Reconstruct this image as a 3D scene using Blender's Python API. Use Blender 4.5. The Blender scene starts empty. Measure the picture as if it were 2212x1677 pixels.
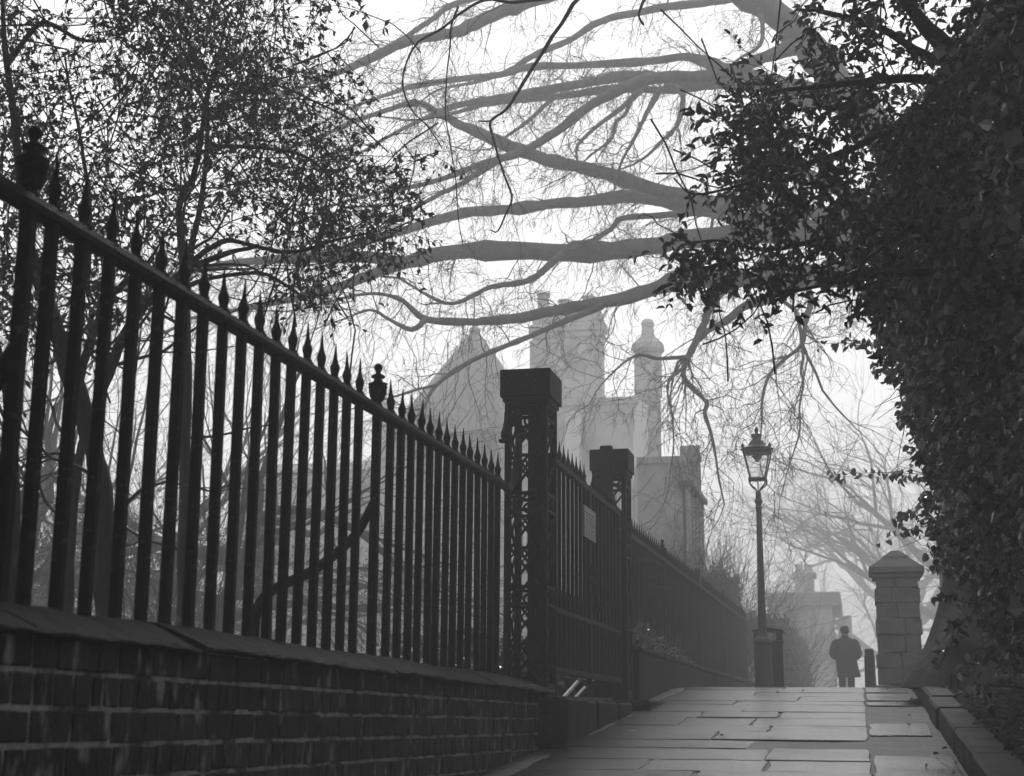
import bpy, math, random
import numpy as np
from mathutils import Vector

sc = bpy.context.scene
col = sc.collection
rng = np.random.default_rng(7)
PI = math.pi

# ------------------------------------------------------------------ camera
# survey of the place: metres, camera at the origin, the lane runs along +Y
F = 3200.0
PITCH = math.atan(707 / 3200)
ROLL = math.radians(0.35)
YAW = math.atan2(759, math.hypot(3200, 707))
fw = np.array([-math.sin(YAW) * math.cos(PITCH), math.cos(YAW) * math.cos(PITCH), math.sin(PITCH)])
r0 = np.array([math.cos(YAW), math.sin(YAW), 0.0])
u0 = np.cross(r0, fw)
RT = math.cos(ROLL) * r0 + math.sin(ROLL) * u0
UP = -math.sin(ROLL) * r0 + math.cos(ROLL) * u0


def at(px, py, Y):
    """a sighted point of the photograph (2212 wide) at distance Y along the lane"""
    d = RT * (px - 1106) / F + UP * (838.5 - py) / F + fw
    return d * (Y / d[1])


cam_d = bpy.data.cameras.new('camera')
cam = bpy.data.objects.new('camera', cam_d)
col.objects.link(cam)
from mathutils import Matrix
m = Matrix(((RT[0], UP[0], -fw[0], 0), (RT[1], UP[1], -fw[1], 0), (RT[2], UP[2], -fw[2], 0), (0, 0, 0, 1)))
cam.matrix_world = m
cam_d.sensor_width = 36
cam_d.lens = 36 * F / 2212
cam_d.clip_end = 2000
cam_d.clip_start = 0.05
cam_d.dof.use_dof = True
cam_d.dof.focus_distance = 13
cam_d.dof.aperture_fstop = 4.5
sc.camera = cam


# ------------------------------------------------------------------ tags
def tag(o, label=None, cat=None, group=None, kind=None):
    if label: o['label'] = label
    if cat: o['category'] = cat
    if group: o['group'] = group
    if kind: o['kind'] = kind
    return o


def thing(name, loc, label, cat, group=None):
    o = bpy.data.objects.new(name, None)
    o.empty_display_size = 0.1
    col.objects.link(o)
    o.location = loc
    return tag(o, label, cat, group)


def wloc(o):
    v = Vector((0, 0, 0))
    while o is not None:
        v = v + o.location
        o = o.parent
    return np.array(v)


# ------------------------------------------------------------------ materials
def mat(name, base, rough=0.7, vary=0.35, scale=6.0, bump=0.0, bscale=None, spec=0.5, stretch=None, extra=None, island=0.0):
    M = bpy.data.materials.new(name)
    M.use_nodes = True
    nt = M.node_tree
    N = nt.nodes; L = nt.links
    b = N['Principled BSDF']
    b.inputs['Roughness'].default_value = rough
    b.inputs['Specular IOR Level'].default_value = spec
    tc = N.new('ShaderNodeTexCoord')
    mp = N.new('ShaderNodeMapping')
    if stretch: mp.inputs['Scale'].default_value = stretch
    L.new(tc.outputs['Object'], mp.inputs['Vector'])
    nz = N.new('ShaderNodeTexNoise')
    nz.inputs['Scale'].default_value = scale
    nz.inputs['Detail'].default_value = 8
    nz.inputs['Roughness'].default_value = 0.65
    L.new(mp.outputs[0], nz.inputs['Vector'])
    rp = N.new('ShaderNodeValToRGB')
    lo, hi = base * (1 - vary), base * (1 + vary)
    rp.color_ramp.elements[0].position = 0.3
    rp.color_ramp.elements[0].color = (lo, lo, lo, 1)
    rp.color_ramp.elements[1].position = 0.72
    rp.color_ramp.elements[1].color = (hi, hi, hi, 1)
    L.new(nz.outputs['Fac'], rp.inputs['Fac'])
    colour = rp.outputs['Color']
    if island:
        g = N.new('ShaderNodeNewGeometry')
        mr = N.new('ShaderNodeMapRange')
        mr.inputs['To Min'].default_value = 1 - island
        mr.inputs['To Max'].default_value = 1 + island
        L.new(g.outputs['Random Per Island'], mr.inputs['Value'])
        mx = N.new('ShaderNodeMix'); mx.data_type = 'RGBA'; mx.blend_type = 'MULTIPLY'
        mx.inputs['Factor'].default_value = 1
        L.new(colour, mx.inputs['A']); L.new(mr.outputs[0], mx.inputs['B'])
        colour = mx.outputs['Result']
    if extra:   # pale patches: (value, noise scale, threshold lo, hi, stretch)
        val, s2, t0, t1, st = extra
        mp2 = N.new('ShaderNodeMapping')
        mp2.inputs['Scale'].default_value = st
        mp2.inputs['Location'].default_value = (3.1, 7.7, 1.3)
        L.new(tc.outputs['Object'], mp2.inputs['Vector'])
        n2 = N.new('ShaderNodeTexNoise')
        n2.inputs['Scale'].default_value = s2
        n2.inputs['Detail'].default_value = 6
        L.new(mp2.outputs[0], n2.inputs['Vector'])
        r2 = N.new('ShaderNodeMapRange')
        r2.inputs['From Min'].default_value = t0
        r2.inputs['From Max'].default_value = t1
        L.new(n2.outputs['Fac'], r2.inputs['Value'])
        mx = N.new('ShaderNodeMix'); mx.data_type = 'RGBA'
        L.new(r2.outputs[0], mx.inputs['Factor'])
        L.new(colour, mx.inputs['A'])
        mx.inputs['B'].default_value = (val, val, val, 1)
        colour = mx.outputs['Result']
    L.new(colour, b.inputs['Base Color'])
    if bump:
        nb = N.new('ShaderNodeTexNoise')
        nb.inputs['Scale'].default_value = bscale or scale * 4
        nb.inputs['Detail'].default_value = 6
        L.new(mp.outputs[0], nb.inputs['Vector'])
        bp = N.new('ShaderNodeBump')
        bp.inputs['Strength'].default_value = bump
        bp.inputs['Distance'].default_value = 0.02
        L.new(nb.outputs['Fac'], bp.inputs['Height'])
        L.new(bp.outputs[0], b.inputs['Normal'])
    return M


def leaf_mat(name, base, rough, trans=0.15, island=0.5):
    M = mat(name, base, rough, 0.3, 5, spec=0.5, island=island)
    nt = M.node_tree; N = nt.nodes; L = nt.links
    b = N['Principled BSDF']; out = N['Material Output']
    t = N.new('ShaderNodeBsdfTranslucent')
    c = base * 1.5
    t.inputs['Color'].default_value = (c, c, c, 1)
    mx = N.new('ShaderNodeMixShader'); mx.inputs[0].default_value = trans
    L.new(b.outputs[0], mx.inputs[1]); L.new(t.outputs[0], mx.inputs[2]); L.new(mx.outputs[0], out.inputs['Surface'])
    return M


IRON = mat('painted_iron', 0.011, 0.65, 0.5, 18, 0.35, 60, spec=.07, extra=(0.05, 30, 0.62, 0.72, (1, 1, 1)))
IRONFAR = mat('weathered_iron', 0.03, 0.6, 0.3, 10, 0.1, 40)
BRICK = mat('sooty_brick', 0.018, 0.85, 0.5, 9, 0.6, 55, spec=.2, island=0.55, extra=(0.19, 15, 0.58, 0.70, (1, 1, 0.4)))
MORTAR = mat('lime_mortar', 0.24, 0.95, 0.5, 14, 0.8, 70, extra=(0.03, 6, 0.5, 0.62, (1, 1, 1)))
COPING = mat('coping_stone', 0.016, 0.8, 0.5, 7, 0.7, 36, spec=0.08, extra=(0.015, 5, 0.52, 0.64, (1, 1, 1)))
FARBRICK = mat('lane_wall_brick', 0.016, 0.85, 0.4, 6, 0.5, 30, spec=.1)
STONE = mat('dressed_stone', 0.02, 0.85, 0.5, 5, 0.7, 30, spec=.1, extra=(0.05, 8, 0.62, 0.75, (1, 1, 1)))
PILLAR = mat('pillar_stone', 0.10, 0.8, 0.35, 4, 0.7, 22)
SLAB = mat('flagstone', 0.036, 0.19, 0.65, 11, 0.3, 40, spec=.22, island=0.22, extra=(0.010, 2.6, 0.50, 0.66, (1, 1, 1)))
def patchy_gloss(M, lo, hi, scale):
    # worn, damp and dry areas shine differently
    nt = M.node_tree; b = nt.nodes['Principled BSDF']
    tc = nt.nodes.new('ShaderNodeTexCoord'); nz = nt.nodes.new('ShaderNodeTexNoise'); mr = nt.nodes.new('ShaderNodeMapRange')
    nz.inputs['Scale'].default_value = scale; nz.inputs['Detail'].default_value = 7; nz.inputs['Roughness'].default_value = .7
    mr.inputs['From Min'].default_value = .36; mr.inputs['From Max'].default_value = .62
    mr.inputs['To Min'].default_value = lo; mr.inputs['To Max'].default_value = hi
    g = nt.nodes.new('ShaderNodeNewGeometry'); m2 = nt.nodes.new('ShaderNodeMath'); m2.operation = 'MULTIPLY_ADD'
    m2.inputs[1].default_value = .16; nt.links.new(g.outputs['Random Per Island'], m2.inputs[0])
    nt.links.new(tc.outputs['Object'], nz.inputs['Vector']); nt.links.new(nz.outputs['Fac'], m2.inputs[2])
    nt.links.new(m2.outputs[0], mr.inputs['Value']); nt.links.new(mr.outputs[0], b.inputs['Specular IOR Level'])


patchy_gloss(SLAB, .05, .42, 2.0)
BED = mat('damp_earth_bed', 0.05, 0.6, 0.6, 7, 0.9, 40, spec=.2, extra=(0.02, 3, .5, .65, (1, 1, 1)))
SOIL = mat('bare_soil', 0.025, 0.95, 0.6, 5, 1.0, 25, spec=.05)
LAWN = mat('rough_grass', 0.05, 0.9, 0.5, 1.2, 0.6, 14)
KERB = mat('kerb_stone', 0.05, 0.7, 0.4, 6, 0.6, 34, spec=.12, extra=(0.03, 3.5, 0.46, 0.6, (1, 1, 1)))
BARK = mat('dark_bark', 0.022, 0.85, 0.5, 6, 0.9, 22, stretch=(1, 1, 0.35), extra=(0.07, 9, 0.62, 0.72, (1, 1, 1)))
BEECH = mat('beech_bark', 0.11, 0.8, 0.4, 3, 0.9, 16, spec=.2, extra=(0.05, 2.5, .52, .66, (1, 1, 1)))
BOLE = mat('smooth_bole_bark', 0.06, 0.8, 0.6, 4, 0.9, 14, spec=.15, stretch=(1, 1, 0.4))
TWIG = mat('twig_bark', 0.05, 0.8, 0.3, 4)
HOLLY = leaf_mat('glossy_leaf', 0.055, 0.30, 0.12, 0.6)
IVY = leaf_mat('ivy_leaf', 0.12, 0.27, 0.14, 0.85)
IVYGLINT = leaf_mat('ivy_glint_leaf', 0.30, 0.25, 0.14, 0.6)  # pale base colour paints sky glints on the ivy
SMALL = leaf_mat('small_leaf', 0.05, 0.5, 0.12)
HEDGE = leaf_mat('hedge_leaf', 0.07, 0.6, 0.15)
HOUSE = mat('house_stone', 0.5, 0.9, 0.3, 0.7, 0.4, 6, extra=(0.25, 0.9, 0.5, 0.62, (1, 1, .35)))
HOUSEP = mat('house_render', 0.78, 0.9, 0.12, 0.7)
ROOF = mat('slate_roof', 0.2, 0.75, 0.25, 2.5, 0.3, 12, stretch=(1, 1, 4))
TIMBER = mat('dark_timber', 0.06, 0.6, 0.3, 5)
BIN = mat('bin_metal', 0.02, 0.5, 0.3, 5)
COAT = mat('dark_coat', 0.02, 0.9, 0.3, 8)
SKIN = mat('skin', 0.3, 0.6, 0.1, 8)
HAIR = mat('dark_hair', 0.02, 0.6, 0.3, 20)
BOARD = mat('sign_board', 0.17, 0.5, 0.12, 9)
INK = mat('sign_ink', 0.04, 0.6, 0.2, 9)
STAKE = mat('pale_wood', 0.55, 0.5, 0.2, 9)
DEADLEAF = leaf_mat('dead_leaf', 0.07, 0.6, 0.1)


def glass_mat(name, opacity, tint=0.6):
    M = bpy.data.materials.new(name); M.use_nodes = True
    nt = M.node_tree; N = nt.nodes; L = nt.links
    b = N['Principled BSDF']; out = N['Material Output']
    b.inputs['Base Color'].default_value = (tint, tint, tint, 1)
    b.inputs['Roughness'].default_value = 0.15
    nz = N.new('ShaderNodeTexNoise'); nz.inputs['Scale'].default_value = 9
    mr = N.new('ShaderNodeMapRange'); mr.inputs['To Min'].default_value = opacity * 0.7; mr.inputs['To Max'].default_value = opacity * 1.3
    L.new(nz.outputs['Fac'], mr.inputs['Value'])
    t = N.new('ShaderNodeBsdfTransparent')
    mx = N.new('ShaderNodeMixShader')
    L.new(mr.outputs[0], mx.inputs[0]); L.new(t.outputs[0], mx.inputs[1]); L.new(b.outputs[0], mx.inputs[2]); L.new(mx.outputs[0], out.inputs['Surface'])
    return M


LAMPGLASS = glass_mat('lantern_glass', 0.16, 0.6)
WINGLASS = mat('window_glass', 0.06, 0.12, 0.2, 3, spec=0.8)


# ------------------------------------------------------------------ mesh builder
class MB:
    def __init__(self):
        self.v = []; self.f = []; self.n = 0

    def add(self, verts, faces):
        verts = np.asarray(verts, float)
        self.v.append(verts)
        o = self.n
        self.f.extend([tuple(i + o for i in f) for f in faces])
        self.n += len(verts)
        return self

    def box(self, x0, x1, y0, y1, z0, z1, ch=0.0, jit=0.0):
        if ch <= 0:
            v = [(x, y, z) for z in (z0, z1) for y in (y0, y1) for x in (x0, x1)]
            f = [(0, 2, 3, 1), (4, 5, 7, 6), (0, 1, 5, 4), (2, 6, 7, 3), (0, 4, 6, 2), (1, 3, 7, 5)]
            v = np.array(v)
        else:
            import itertools
            v = []; idx = {}
            X = (x0, x1); Y = (y0, y1); Z = (z0, z1)
            for a, b, c in itertools.product((0, 1), repeat=3):
                s = (1 - 2 * a, 1 - 2 * b, 1 - 2 * c)
                for ax in range(3):
                    p = [X[a], Y[b], Z[c]]
                    for k in range(3):
                        if k != ax: p[k] += s[k] * ch
                    idx[(a, b, c, ax)] = len(v); v.append(p)
            f = []
            cyc = [(0, 0), (0, 1), (1, 1), (1, 0)]
            def K(ax, s, i, j):
                k = [0, 0, 0]; o = [q for q in range(3) if q != ax]
                k[ax] = s; k[o[0]] = i; k[o[1]] = j
                return tuple(k)
            for ax in range(3):
                for s in (0, 1):
                    f.append(tuple(idx[K(ax, s, i, j) + (ax,)] for i, j in cyc))
            for ax in range(3):
                o = [q for q in range(3) if q != ax]
                for i, j in cyc:
                    k0 = K(ax, 0, i, j); k1 = K(ax, 1, i, j)
                    f.append((idx[k0 + (o[0],)], idx[k1 + (o[0],)], idx[k1 + (o[1],)], idx[k0 + (o[1],)]))
            for a, b, c in itertools.product((0, 1), repeat=3):
                f.append((idx[(a, b, c, 0)], idx[(a, b, c, 1)], idx[(a, b, c, 2)]))
            v = np.array(v)
        if jit:
            v = v + rng.normal(0, jit, v.shape)
        return self.add(v, f)

    def tube(self, pts, rad, n=6, cap=True, squash=None):
        pts = np.asarray(pts, float)
        k = len(pts)
        rad = np.broadcast_to(np.asarray(rad, float), (k,))
        t = np.empty_like(pts)
        t[1:-1] = pts[2:] - pts[:-2]; t[0] = pts[1] - pts[0]; t[-1] = pts[-1] - pts[-2]
        t /= np.linalg.norm(t, axis=1)[:, None] + 1e-9
        ref = np.array([0.0, 0, 1]) if abs(t[0][2]) < 0.9 else np.array([1.0, 0, 0])
        a = np.cross(t, ref); a /= np.linalg.norm(a, axis=1)[:, None] + 1e-9
        for i in range(1, k):   # parallel transport keeps rings from twisting
            q = a[i - 1] - t[i] * np.dot(a[i - 1], t[i]); l = np.linalg.norm(q)
            if l > 1e-6: a[i] = q / l
        b = np.cross(t, a)
        th = np.arange(n) * 2 * PI / n
        ring = a[:, None, :] * np.cos(th)[None, :, None] + b[:, None, :] * np.sin(th)[None, :, None]
        v = (pts[:, None, :] + ring * rad[:, None, None]).reshape(-1, 3)
        f = []
        for i in range(k - 1):
            for j in range(n):
                j2 = (j + 1) % n
                f.append((i * n + j, i * n + j2, (i + 1) * n + j2, (i + 1) * n + j))
        if cap:
            f.append(tuple(range(n - 1, -1, -1))); f.append(tuple((k - 1) * n + j for j in range(n)))
        return self.add(v, f)

    def lathe(self, prof, c, n=12, sq=(1, 1), rot=0.0):
        c = np.asarray(c, float)
        th = np.arange(n) * 2 * PI / n + rot
        v = []; f = []
        for z, r in prof:
            for a in th: v.append((c[0] + r * sq[0] * math.cos(a), c[1] + r * sq[1] * math.sin(a), c[2] + z))
        k = len(prof)
        for i in range(k - 1):
            for j in range(n):
                j2 = (j + 1) % n
                f.append((i * n + j, i * n + j2, (i + 1) * n + j2, (i + 1) * n + j))
        f.append(tuple(range(n - 1, -1, -1))); f.append(tuple((k - 1) * n + j for j in range(n)))
        return self.add(v, f)

    def prism(self, poly, axis, a, b):
        """poly: 2-D outline, swept along axis (0, 1, 2) from a to b"""
        v = []
        for s in (a, b):
            for p, q in poly:
                w = [p, q]; w.insert(axis, s); v.append(w)
        k = len(poly)
        f = [tuple(range(k)), tuple(range(2 * k - 1, k - 1, -1))]
        for i in range(k): f.append((i, (i + 1) % k, k + (i + 1) % k, k + i))
        return self.add(v, f)

    def build(self, name, material, parent=None, smooth=False, loc=None):
        me = bpy.data.meshes.new(name)
        v = np.concatenate(self.v) if self.v else np.zeros((0, 3))
        if parent is not None: v = v - wloc(parent)
        if loc is not None: v = v - np.asarray(loc, float)
        me.from_pydata(v.tolist(), [], self.f)
        me.materials.append(material)
        if smooth: me.polygons.foreach_set('use_smooth', [True] * len(me.polygons))
        o = bpy.data.objects.new(name, me)
        col.objects.link(o)
        if parent is not None: o.parent = parent
        if loc is not None: o.location = loc
        fix_normals(me)
        return o


def fix_normals(me):
    import bmesh
    if len(me.polygons) > 60000: return
    bm = bmesh.new(); bm.from_mesh(me)
    bmesh.ops.recalc_face_normals(bm, faces=bm.faces)
    bm.to_mesh(me); bm.free()


def fast_mesh(name, V, Fq, material, parent=None, smooth=False):
    """V (n,3), Fq (m,k) arrays"""
    me = bpy.data.meshes.new(name)
    if parent is not None: V = V - wloc(parent)
    m_, k = Fq.shape
    me.vertices.add(len(V)); me.vertices.foreach_set('co', V.astype(np.float32).ravel())
    me.loops.add(m_ * k); me.loops.foreach_set('vertex_index', Fq.astype(np.int32).ravel())
    me.polygons.add(m_)
    me.polygons.foreach_set('loop_start', (np.arange(m_) * k).astype(np.int32))
    me.polygons.foreach_set('use_smooth', np.full(m_, smooth))
    me.update(calc_edges=True); me.validate()
    me.materials.append(material)
    o = bpy.data.objects.new(name, me); col.objects.link(o)
    if parent is not None: o.parent = parent
    return o


def norm(a):
    return a / (np.linalg.norm(a, axis=-1, keepdims=True) + 1e-9)


def leaves(name, pos, axis, size, material, parent, width=0.5, full=True, r=rng):
    pos = np.asarray(pos); n = len(pos)
    axis = norm(np.asarray(axis))
    rnd = norm(r.normal(0, 1, (n, 3)) + np.array([0, 0, 0.8]))
    side = norm(np.cross(axis, rnd)); nor = np.cross(side, axis)
    size = np.asarray(size).reshape(n, 1, 1)
    if full:
        T = np.array([(0, 0, 0), (.28, .9, .18), (.68, .72, .14), (1, 0, -.12), (.68, -.72, .14), (.28, -.9, .18), (.5, 0, -.04)])
        Fc = np.array([(0, 1, 6), (1, 2, 6), (2, 3, 6), (3, 4, 6), (4, 5, 6), (5, 0, 6)])
    else:
        T = np.array([(0, 0, 0), (.45, 1, .1), (1, 0, -.05), (.45, -1, .1)])
        Fc = np.array([(0, 1, 2), (0, 2, 3)])
    w = width * 0.5 * r.uniform(.75, 1.2, (n, 1, 1))
    V = pos[:, None, :] + size * (T[None, :, 0:1] * axis[:, None, :] + w * T[None, :, 1:2] * side[:, None, :] + T[None, :, 2:3] * nor[:, None, :])
    Fa = (Fc[None] + (np.arange(n) * len(T))[:, None, None]).reshape(-1, 3)
    return fast_mesh(name, V.reshape(-1, 3), Fa, material, parent)


class Twigs:
    """many thin tubes in one mesh, n-sided"""
    def __init__(self, n=3): self.n = n; self.V = []; self.F = []; self.c = 0

    def add(self, pts, rad):
        pts = np.asarray(pts, float); k = len(pts); n = self.n
        rad = np.broadcast_to(np.asarray(rad, float), (k,))
        t = np.empty_like(pts); t[1:-1] = pts[2:] - pts[:-2]; t[0] = pts[1] - pts[0]; t[-1] = pts[-1] - pts[-2]
        t = norm(t)
        ref = np.array([0.31, 0.95, 0.05]) if abs(t[0][1]) < 0.85 else np.array([1.0, 0, 0.1])
        a = norm(np.cross(t, ref)); b = np.cross(t, a)
        th = np.arange(n) * 2 * PI / n
        ring = a[:, None] * np.cos(th)[None, :, None] + b[:, None] * np.sin(th)[None, :, None]
        self.V.append((pts[:, None] + ring * rad[:, None, None]).reshape(-1, 3))
        i = np.arange(k - 1)[:, None] * n; j = np.arange(n)[None]; j2 = (j + 1) % n
        self.F.append(np.stack([i + j, i + j2, i + n + j2, i + n + j], -1).reshape(-1, 4) + self.c)
        self.c += k * n

    def build(self, name, material, parent, smooth=True):
        return fast_mesh(name, np.concatenate(self.V), np.concatenate(self.F), material, parent, smooth)


def smooth_path(pts, rad, sub=4, wob=0.0, r=rng):
    """Catmull-Rom through the given points, with a little wobble"""
    P = np.asarray(pts, float); R = np.asarray(rad, float)
    P = np.vstack([2 * P[0] - P[1], P, 2 * P[-1] - P[-2]])
    out = []; ro = []
    for i in range(1, len(P) - 2):
        for s in range(sub):
            t = s / sub
            a, b, c, d = P[i - 1], P[i], P[i + 1], P[i + 2]
            out.append(0.5 * (2 * b + (c - a) * t + (2 * a - 5 * b + 4 * c - d) * t * t + (3 * b - a - 3 * c + d) * t ** 3))
            ro.append(R[i - 1] * (1 - t) + R[i] * t)
    out.append(P[-2]); ro.append(R[-1])
    out = np.array(out); ro = np.array(ro)
    if wob:
        out[1:-1] += r.normal(0, 1, (len(out) - 2, 3)) * (wob * ro[1:-1, None])
        ro = ro * r.uniform(0.92, 1.1, len(ro))
    return out, ro


def grow(out, p, d, L, r, lev, R, wig=0.22, up=0.0, split=3, seg=5, ang=0.8, minr=0.0025, rec=None, lr=(0.5, 0.75)):
    """one shoot and its side shoots, appended to out as (points, radii, level)"""
    pts = [p]; d = d / np.linalg.norm(d)
    dirs = [d]
    for i in range(seg):
        d = d + R.normal(0, wig, 3); d[2] += up
        d = d / np.linalg.norm(d)
        pts.append(pts[-1] + d * (L / seg)); dirs.append(d)
    pts = np.array(pts)
    rad = np.maximum(np.linspace(r, r * 0.5, seg + 1), minr * 0.7)
    out.append((pts, rad, lev))
    if rec is not None and lev == 0: rec.append((pts, dirs))
    if lev <= 0: return
    for k in range(split):
        t = R.uniform(0.25, 1.0) if k else 1.0
        i = min(seg, max(1, int(round(t * seg))))
        q = R.normal(0, 1, 3); q = np.cross(dirs[i], q); q /= np.linalg.norm(q) + 1e-9
        a = R.normal(ang, 0.2) if k else R.normal(0.25, 0.15)
        dd = dirs[i] * math.cos(a) + q * math.sin(a)
        grow(out, pts[i], dd, L * R.uniform(*lr), max(rad[i] * 0.62, minr), lev - 1, R, wig, up, split, seg, ang, minr, rec, lr)


# ------------------------------------------------------------------ the lie of the land
def zg(y):
    y = np.asarray(y, float)
    s = -0.94 + 0.073 * y
    # the lane climbs, then levels off
    k = 0.35
    top = 0.345 - np.clip(y - 18, 0, 12) * 0.004
    return -np.log(np.exp(-s / 0.02 * 1.0) + np.exp(-top / 0.02)) * 0.02


def ground_h(x, y):
    lane = zg(y) - 0.06
    left = 0.08 + 0.006 * np.clip(y, 0, 40)
    right = zg(y) + 0.07
    out = np.where(x < -2.25, left, np.where(x > 0.62, right + np.clip(x - 0.62, 0, 3) * 0.05, lane))
    far = np.clip((y - 26) / 8, 0, 1)
    return out * (1 - far) + (0.25) * far


xs = np.concatenate([[-300, -150, -80, -40, -20, -10, -6, -4, -3, -2.4, -2.27, -2.23], np.linspace(-2.0, 0.5, 6), [0.60, 0.64, 0.8, 1.2, 2, 3, 5, 8, 14, 30, 80, 150, 300]])
ys = np.concatenate([[-20, -8], np.arange(-2, 34, 0.6), [36, 40, 50, 70, 100, 150, 200, 320]])
GX, GY = np.meshgrid(xs, ys)
GZ = ground_h(GX, GY)
rough_ = np.where((GX > 0.75) | (GX < -2.5), 0.02, 0.0) * rng.normal(0, 1, GX.shape)
V = np.stack([GX, GY, GZ + rough_], -1).reshape(-1, 3)
nx = len(xs)
q = (np.arange(len(ys) - 1)[:, None] * nx + np.arange(nx - 1)[None]).reshape(-1)
ground = fast_mesh('ground', V, np.stack([q, q + 1, q + 1 + nx, q + nx], -1), LAWN)
tag(ground, kind='structure')

# bare soil verge behind the kerb
vx = np.concatenate([np.linspace(0.76, 3.4, 28)])
vy = np.arange(4, 24, 0.16)
VX, VY = np.meshgrid(vx, vy)
VZ = zg(VY) + 0.15 + (VX - 0.76) * 0.09 + rng.normal(0, 0.010, VX.shape) + 0.03 * np.sin(VX * 5 + VY * 2.1) * np.sin(VY * 3.3)
VZ = np.where(VX < 0.80, zg(VY) + 0.12 + rng.random(VX.shape) * .05, VZ)
q = (np.arange(len(vy) - 1)[:, None] * len(vx) + np.arange(len(vx) - 1)[None]).reshape(-1)
verge = fast_mesh('verge', np.stack([VX, VY, VZ], -1).reshape(-1, 3), np.stack([q, q + 1, q + 1 + len(vx), q + len(vx)], -1), SOIL, smooth=True)
tag(verge, kind='structure')

# ------------------------------------------------------------------ pavement: an earth bed with individual worn flags on it
bed_y = np.arange(2.0, 34.1, 0.25)
bx = np.linspace(-2.2, 0.56, 12)
BX, BY = np.meshgrid(bx, bed_y)
BZ = zg(BY) - 0.010 + rng.normal(0, 0.003, BX.shape)
q = (np.arange(len(bed_y) - 1)[:, None] * 12 + np.arange(11)[None]).reshape(-1)
bed = fast_mesh('path', np.stack([BX, BY, BZ], -1).reshape(-1, 3), np.stack([q, q + 1, q + 13, q + 12], -1), BED, smooth=True)
tag(bed, kind='structure')

pv = MB()


def flag(x0, x1, y0, y1, lift=0.0, skew=0.0):
    g = 0.009
    x0 += g; x1 -= g; y0 += g; y1 -= g
    if x1 - x0 < 0.05 or y1 - y0 < 0.05: return
    # outline with worn, slightly wandering edges
    pts = []
    def edge(ax, ay, bx_, by_, n):
        for i in range(n):
            t = i / n
            pts.append((ax + (bx_ - ax) * t + rng.normal(0, 0.008), ay + (by_ - ay) * t + rng.normal(0, 0.008)))
    nxn = max(2, int((x1 - x0) / 0.22)); nyn = max(2, int((y1 - y0) / 0.22))
    edge(x0, y0 + skew, x1, y0, nxn); edge(x1, y0, x1, y1, nyn); edge(x1, y1, x0, y1 + skew, nxn); edge(x0, y1 + skew, x0, y0 + skew, nyn)
    tx, ty = rng.normal(0, 0.003), rng.normal(0, 0.003)
    cx, cy = (x0 + x1) / 2, (y0 + y1) / 2
    k = len(pts); v = []
    for rr, dz in ((1.0, -0.04), (1.0, -0.005), (0.985, 0.0)):
        for x, y in pts:
            xx = cx + (x - cx) * rr; yy = cy + (y - cy) * rr
            v.append((xx, yy, float(zg(yy)) + lift + dz + tx * (xx - cx) + ty * (yy - cy)))
    v.append((cx, cy, float(zg(cy)) + lift))
    f = []
    for a in (0, 1):
        for i in range(k): f.append((a * k + i, a * k + (i + 1) % k, (a + 1) * k + (i + 1) % k, (a + 1) * k + i))
    for i in range(k): f.append((2 * k + i, 2 * k + (i + 1) % k, 3 * k))
    pv.add(v, f)


# courses: right hand strip x 0.05..0.52, main body x -1.95..0.05
yy = 4.6
rows = [0.62, 0.72, 0.56, 0.8, 0.66, 0.9, 0.58, 0.74]
i = 0
while yy < 32:
    h = rows[i % len(rows)] * rng.uniform(0.9, 1.1)
    y2 = yy + h
    patch = 9.75 < (yy + y2) / 2 < 10.9     # a bare trench filled with earth
    x = 0.05
    while x > -1.93:
        w = rng.uniform(0.55, 1.25)
        xa = max(-1.95, x - w)
        if xa < -1.6: xa = -1.95
        if not (patch and xa > -1.3):
            flag(xa, x, yy, y2, rng.uniform(-0.003, 0.003), rng.normal(0, 0.02))
        x = xa
    yy = y2; i += 1
for a, b in ((4.6, 5.5), (5.5, 6.3), (6.3, 7.3), (7.3, 8.1), (8.1, 9.72), (11.2, 12.35), (14.3, 14.8), (15.05, 15.6), (15.7, 16.25), (16.4, 17.0), (17.1, 17.8), (17.8, 19), (19, 20.2), (20.2, 21.3)):
    flag(0.05, 0.54 if a < 11 else 0.50, a, b, rng.uniform(-0.004, 0.004), rng.normal(0, 0.015))
pave = pv.build('pavement', SLAB)
tag(pave, kind='structure')

kb = MB()
ky = 4.5
while ky < 22:
    L_ = rng.uniform(1.2, 2.0)
    y2 = min(ky + L_, 22.0)
    z0, z1 = float(zg(ky)), float(zg(y2))
    dx = rng.normal(0, 0.012); dz = rng.normal(0, 0.008)
    top = 0.155 + dz
    o = MB(); o.box(0.56 + dx, 0.78 + dx, ky + 0.008, y2 - 0.008, 0, 1, 0.02)
    v = o.v[0]
    t = (v[:, 1] - ky) / (y2 - ky)
    base = z0 + (z1 - z0) * t
    v[:, 2] = np.where(v[:, 2] > 0.5, base + top + (v[:, 2] - 1), base - 0.2)
    v[:, 0] += rng.normal(0, 0.004, len(v))
    kb.add(v, o.f)
    ky = y2
kerb = kb.build('kerb', KERB)
tag(kerb, kind='structure')

# ------------------------------------------------------------------ near brick wall
def rail_z(y): return 1.405 + 0.0125 * y
def cop_z(y): return 0.0 - 0.007 * (y - 3.5)

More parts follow.
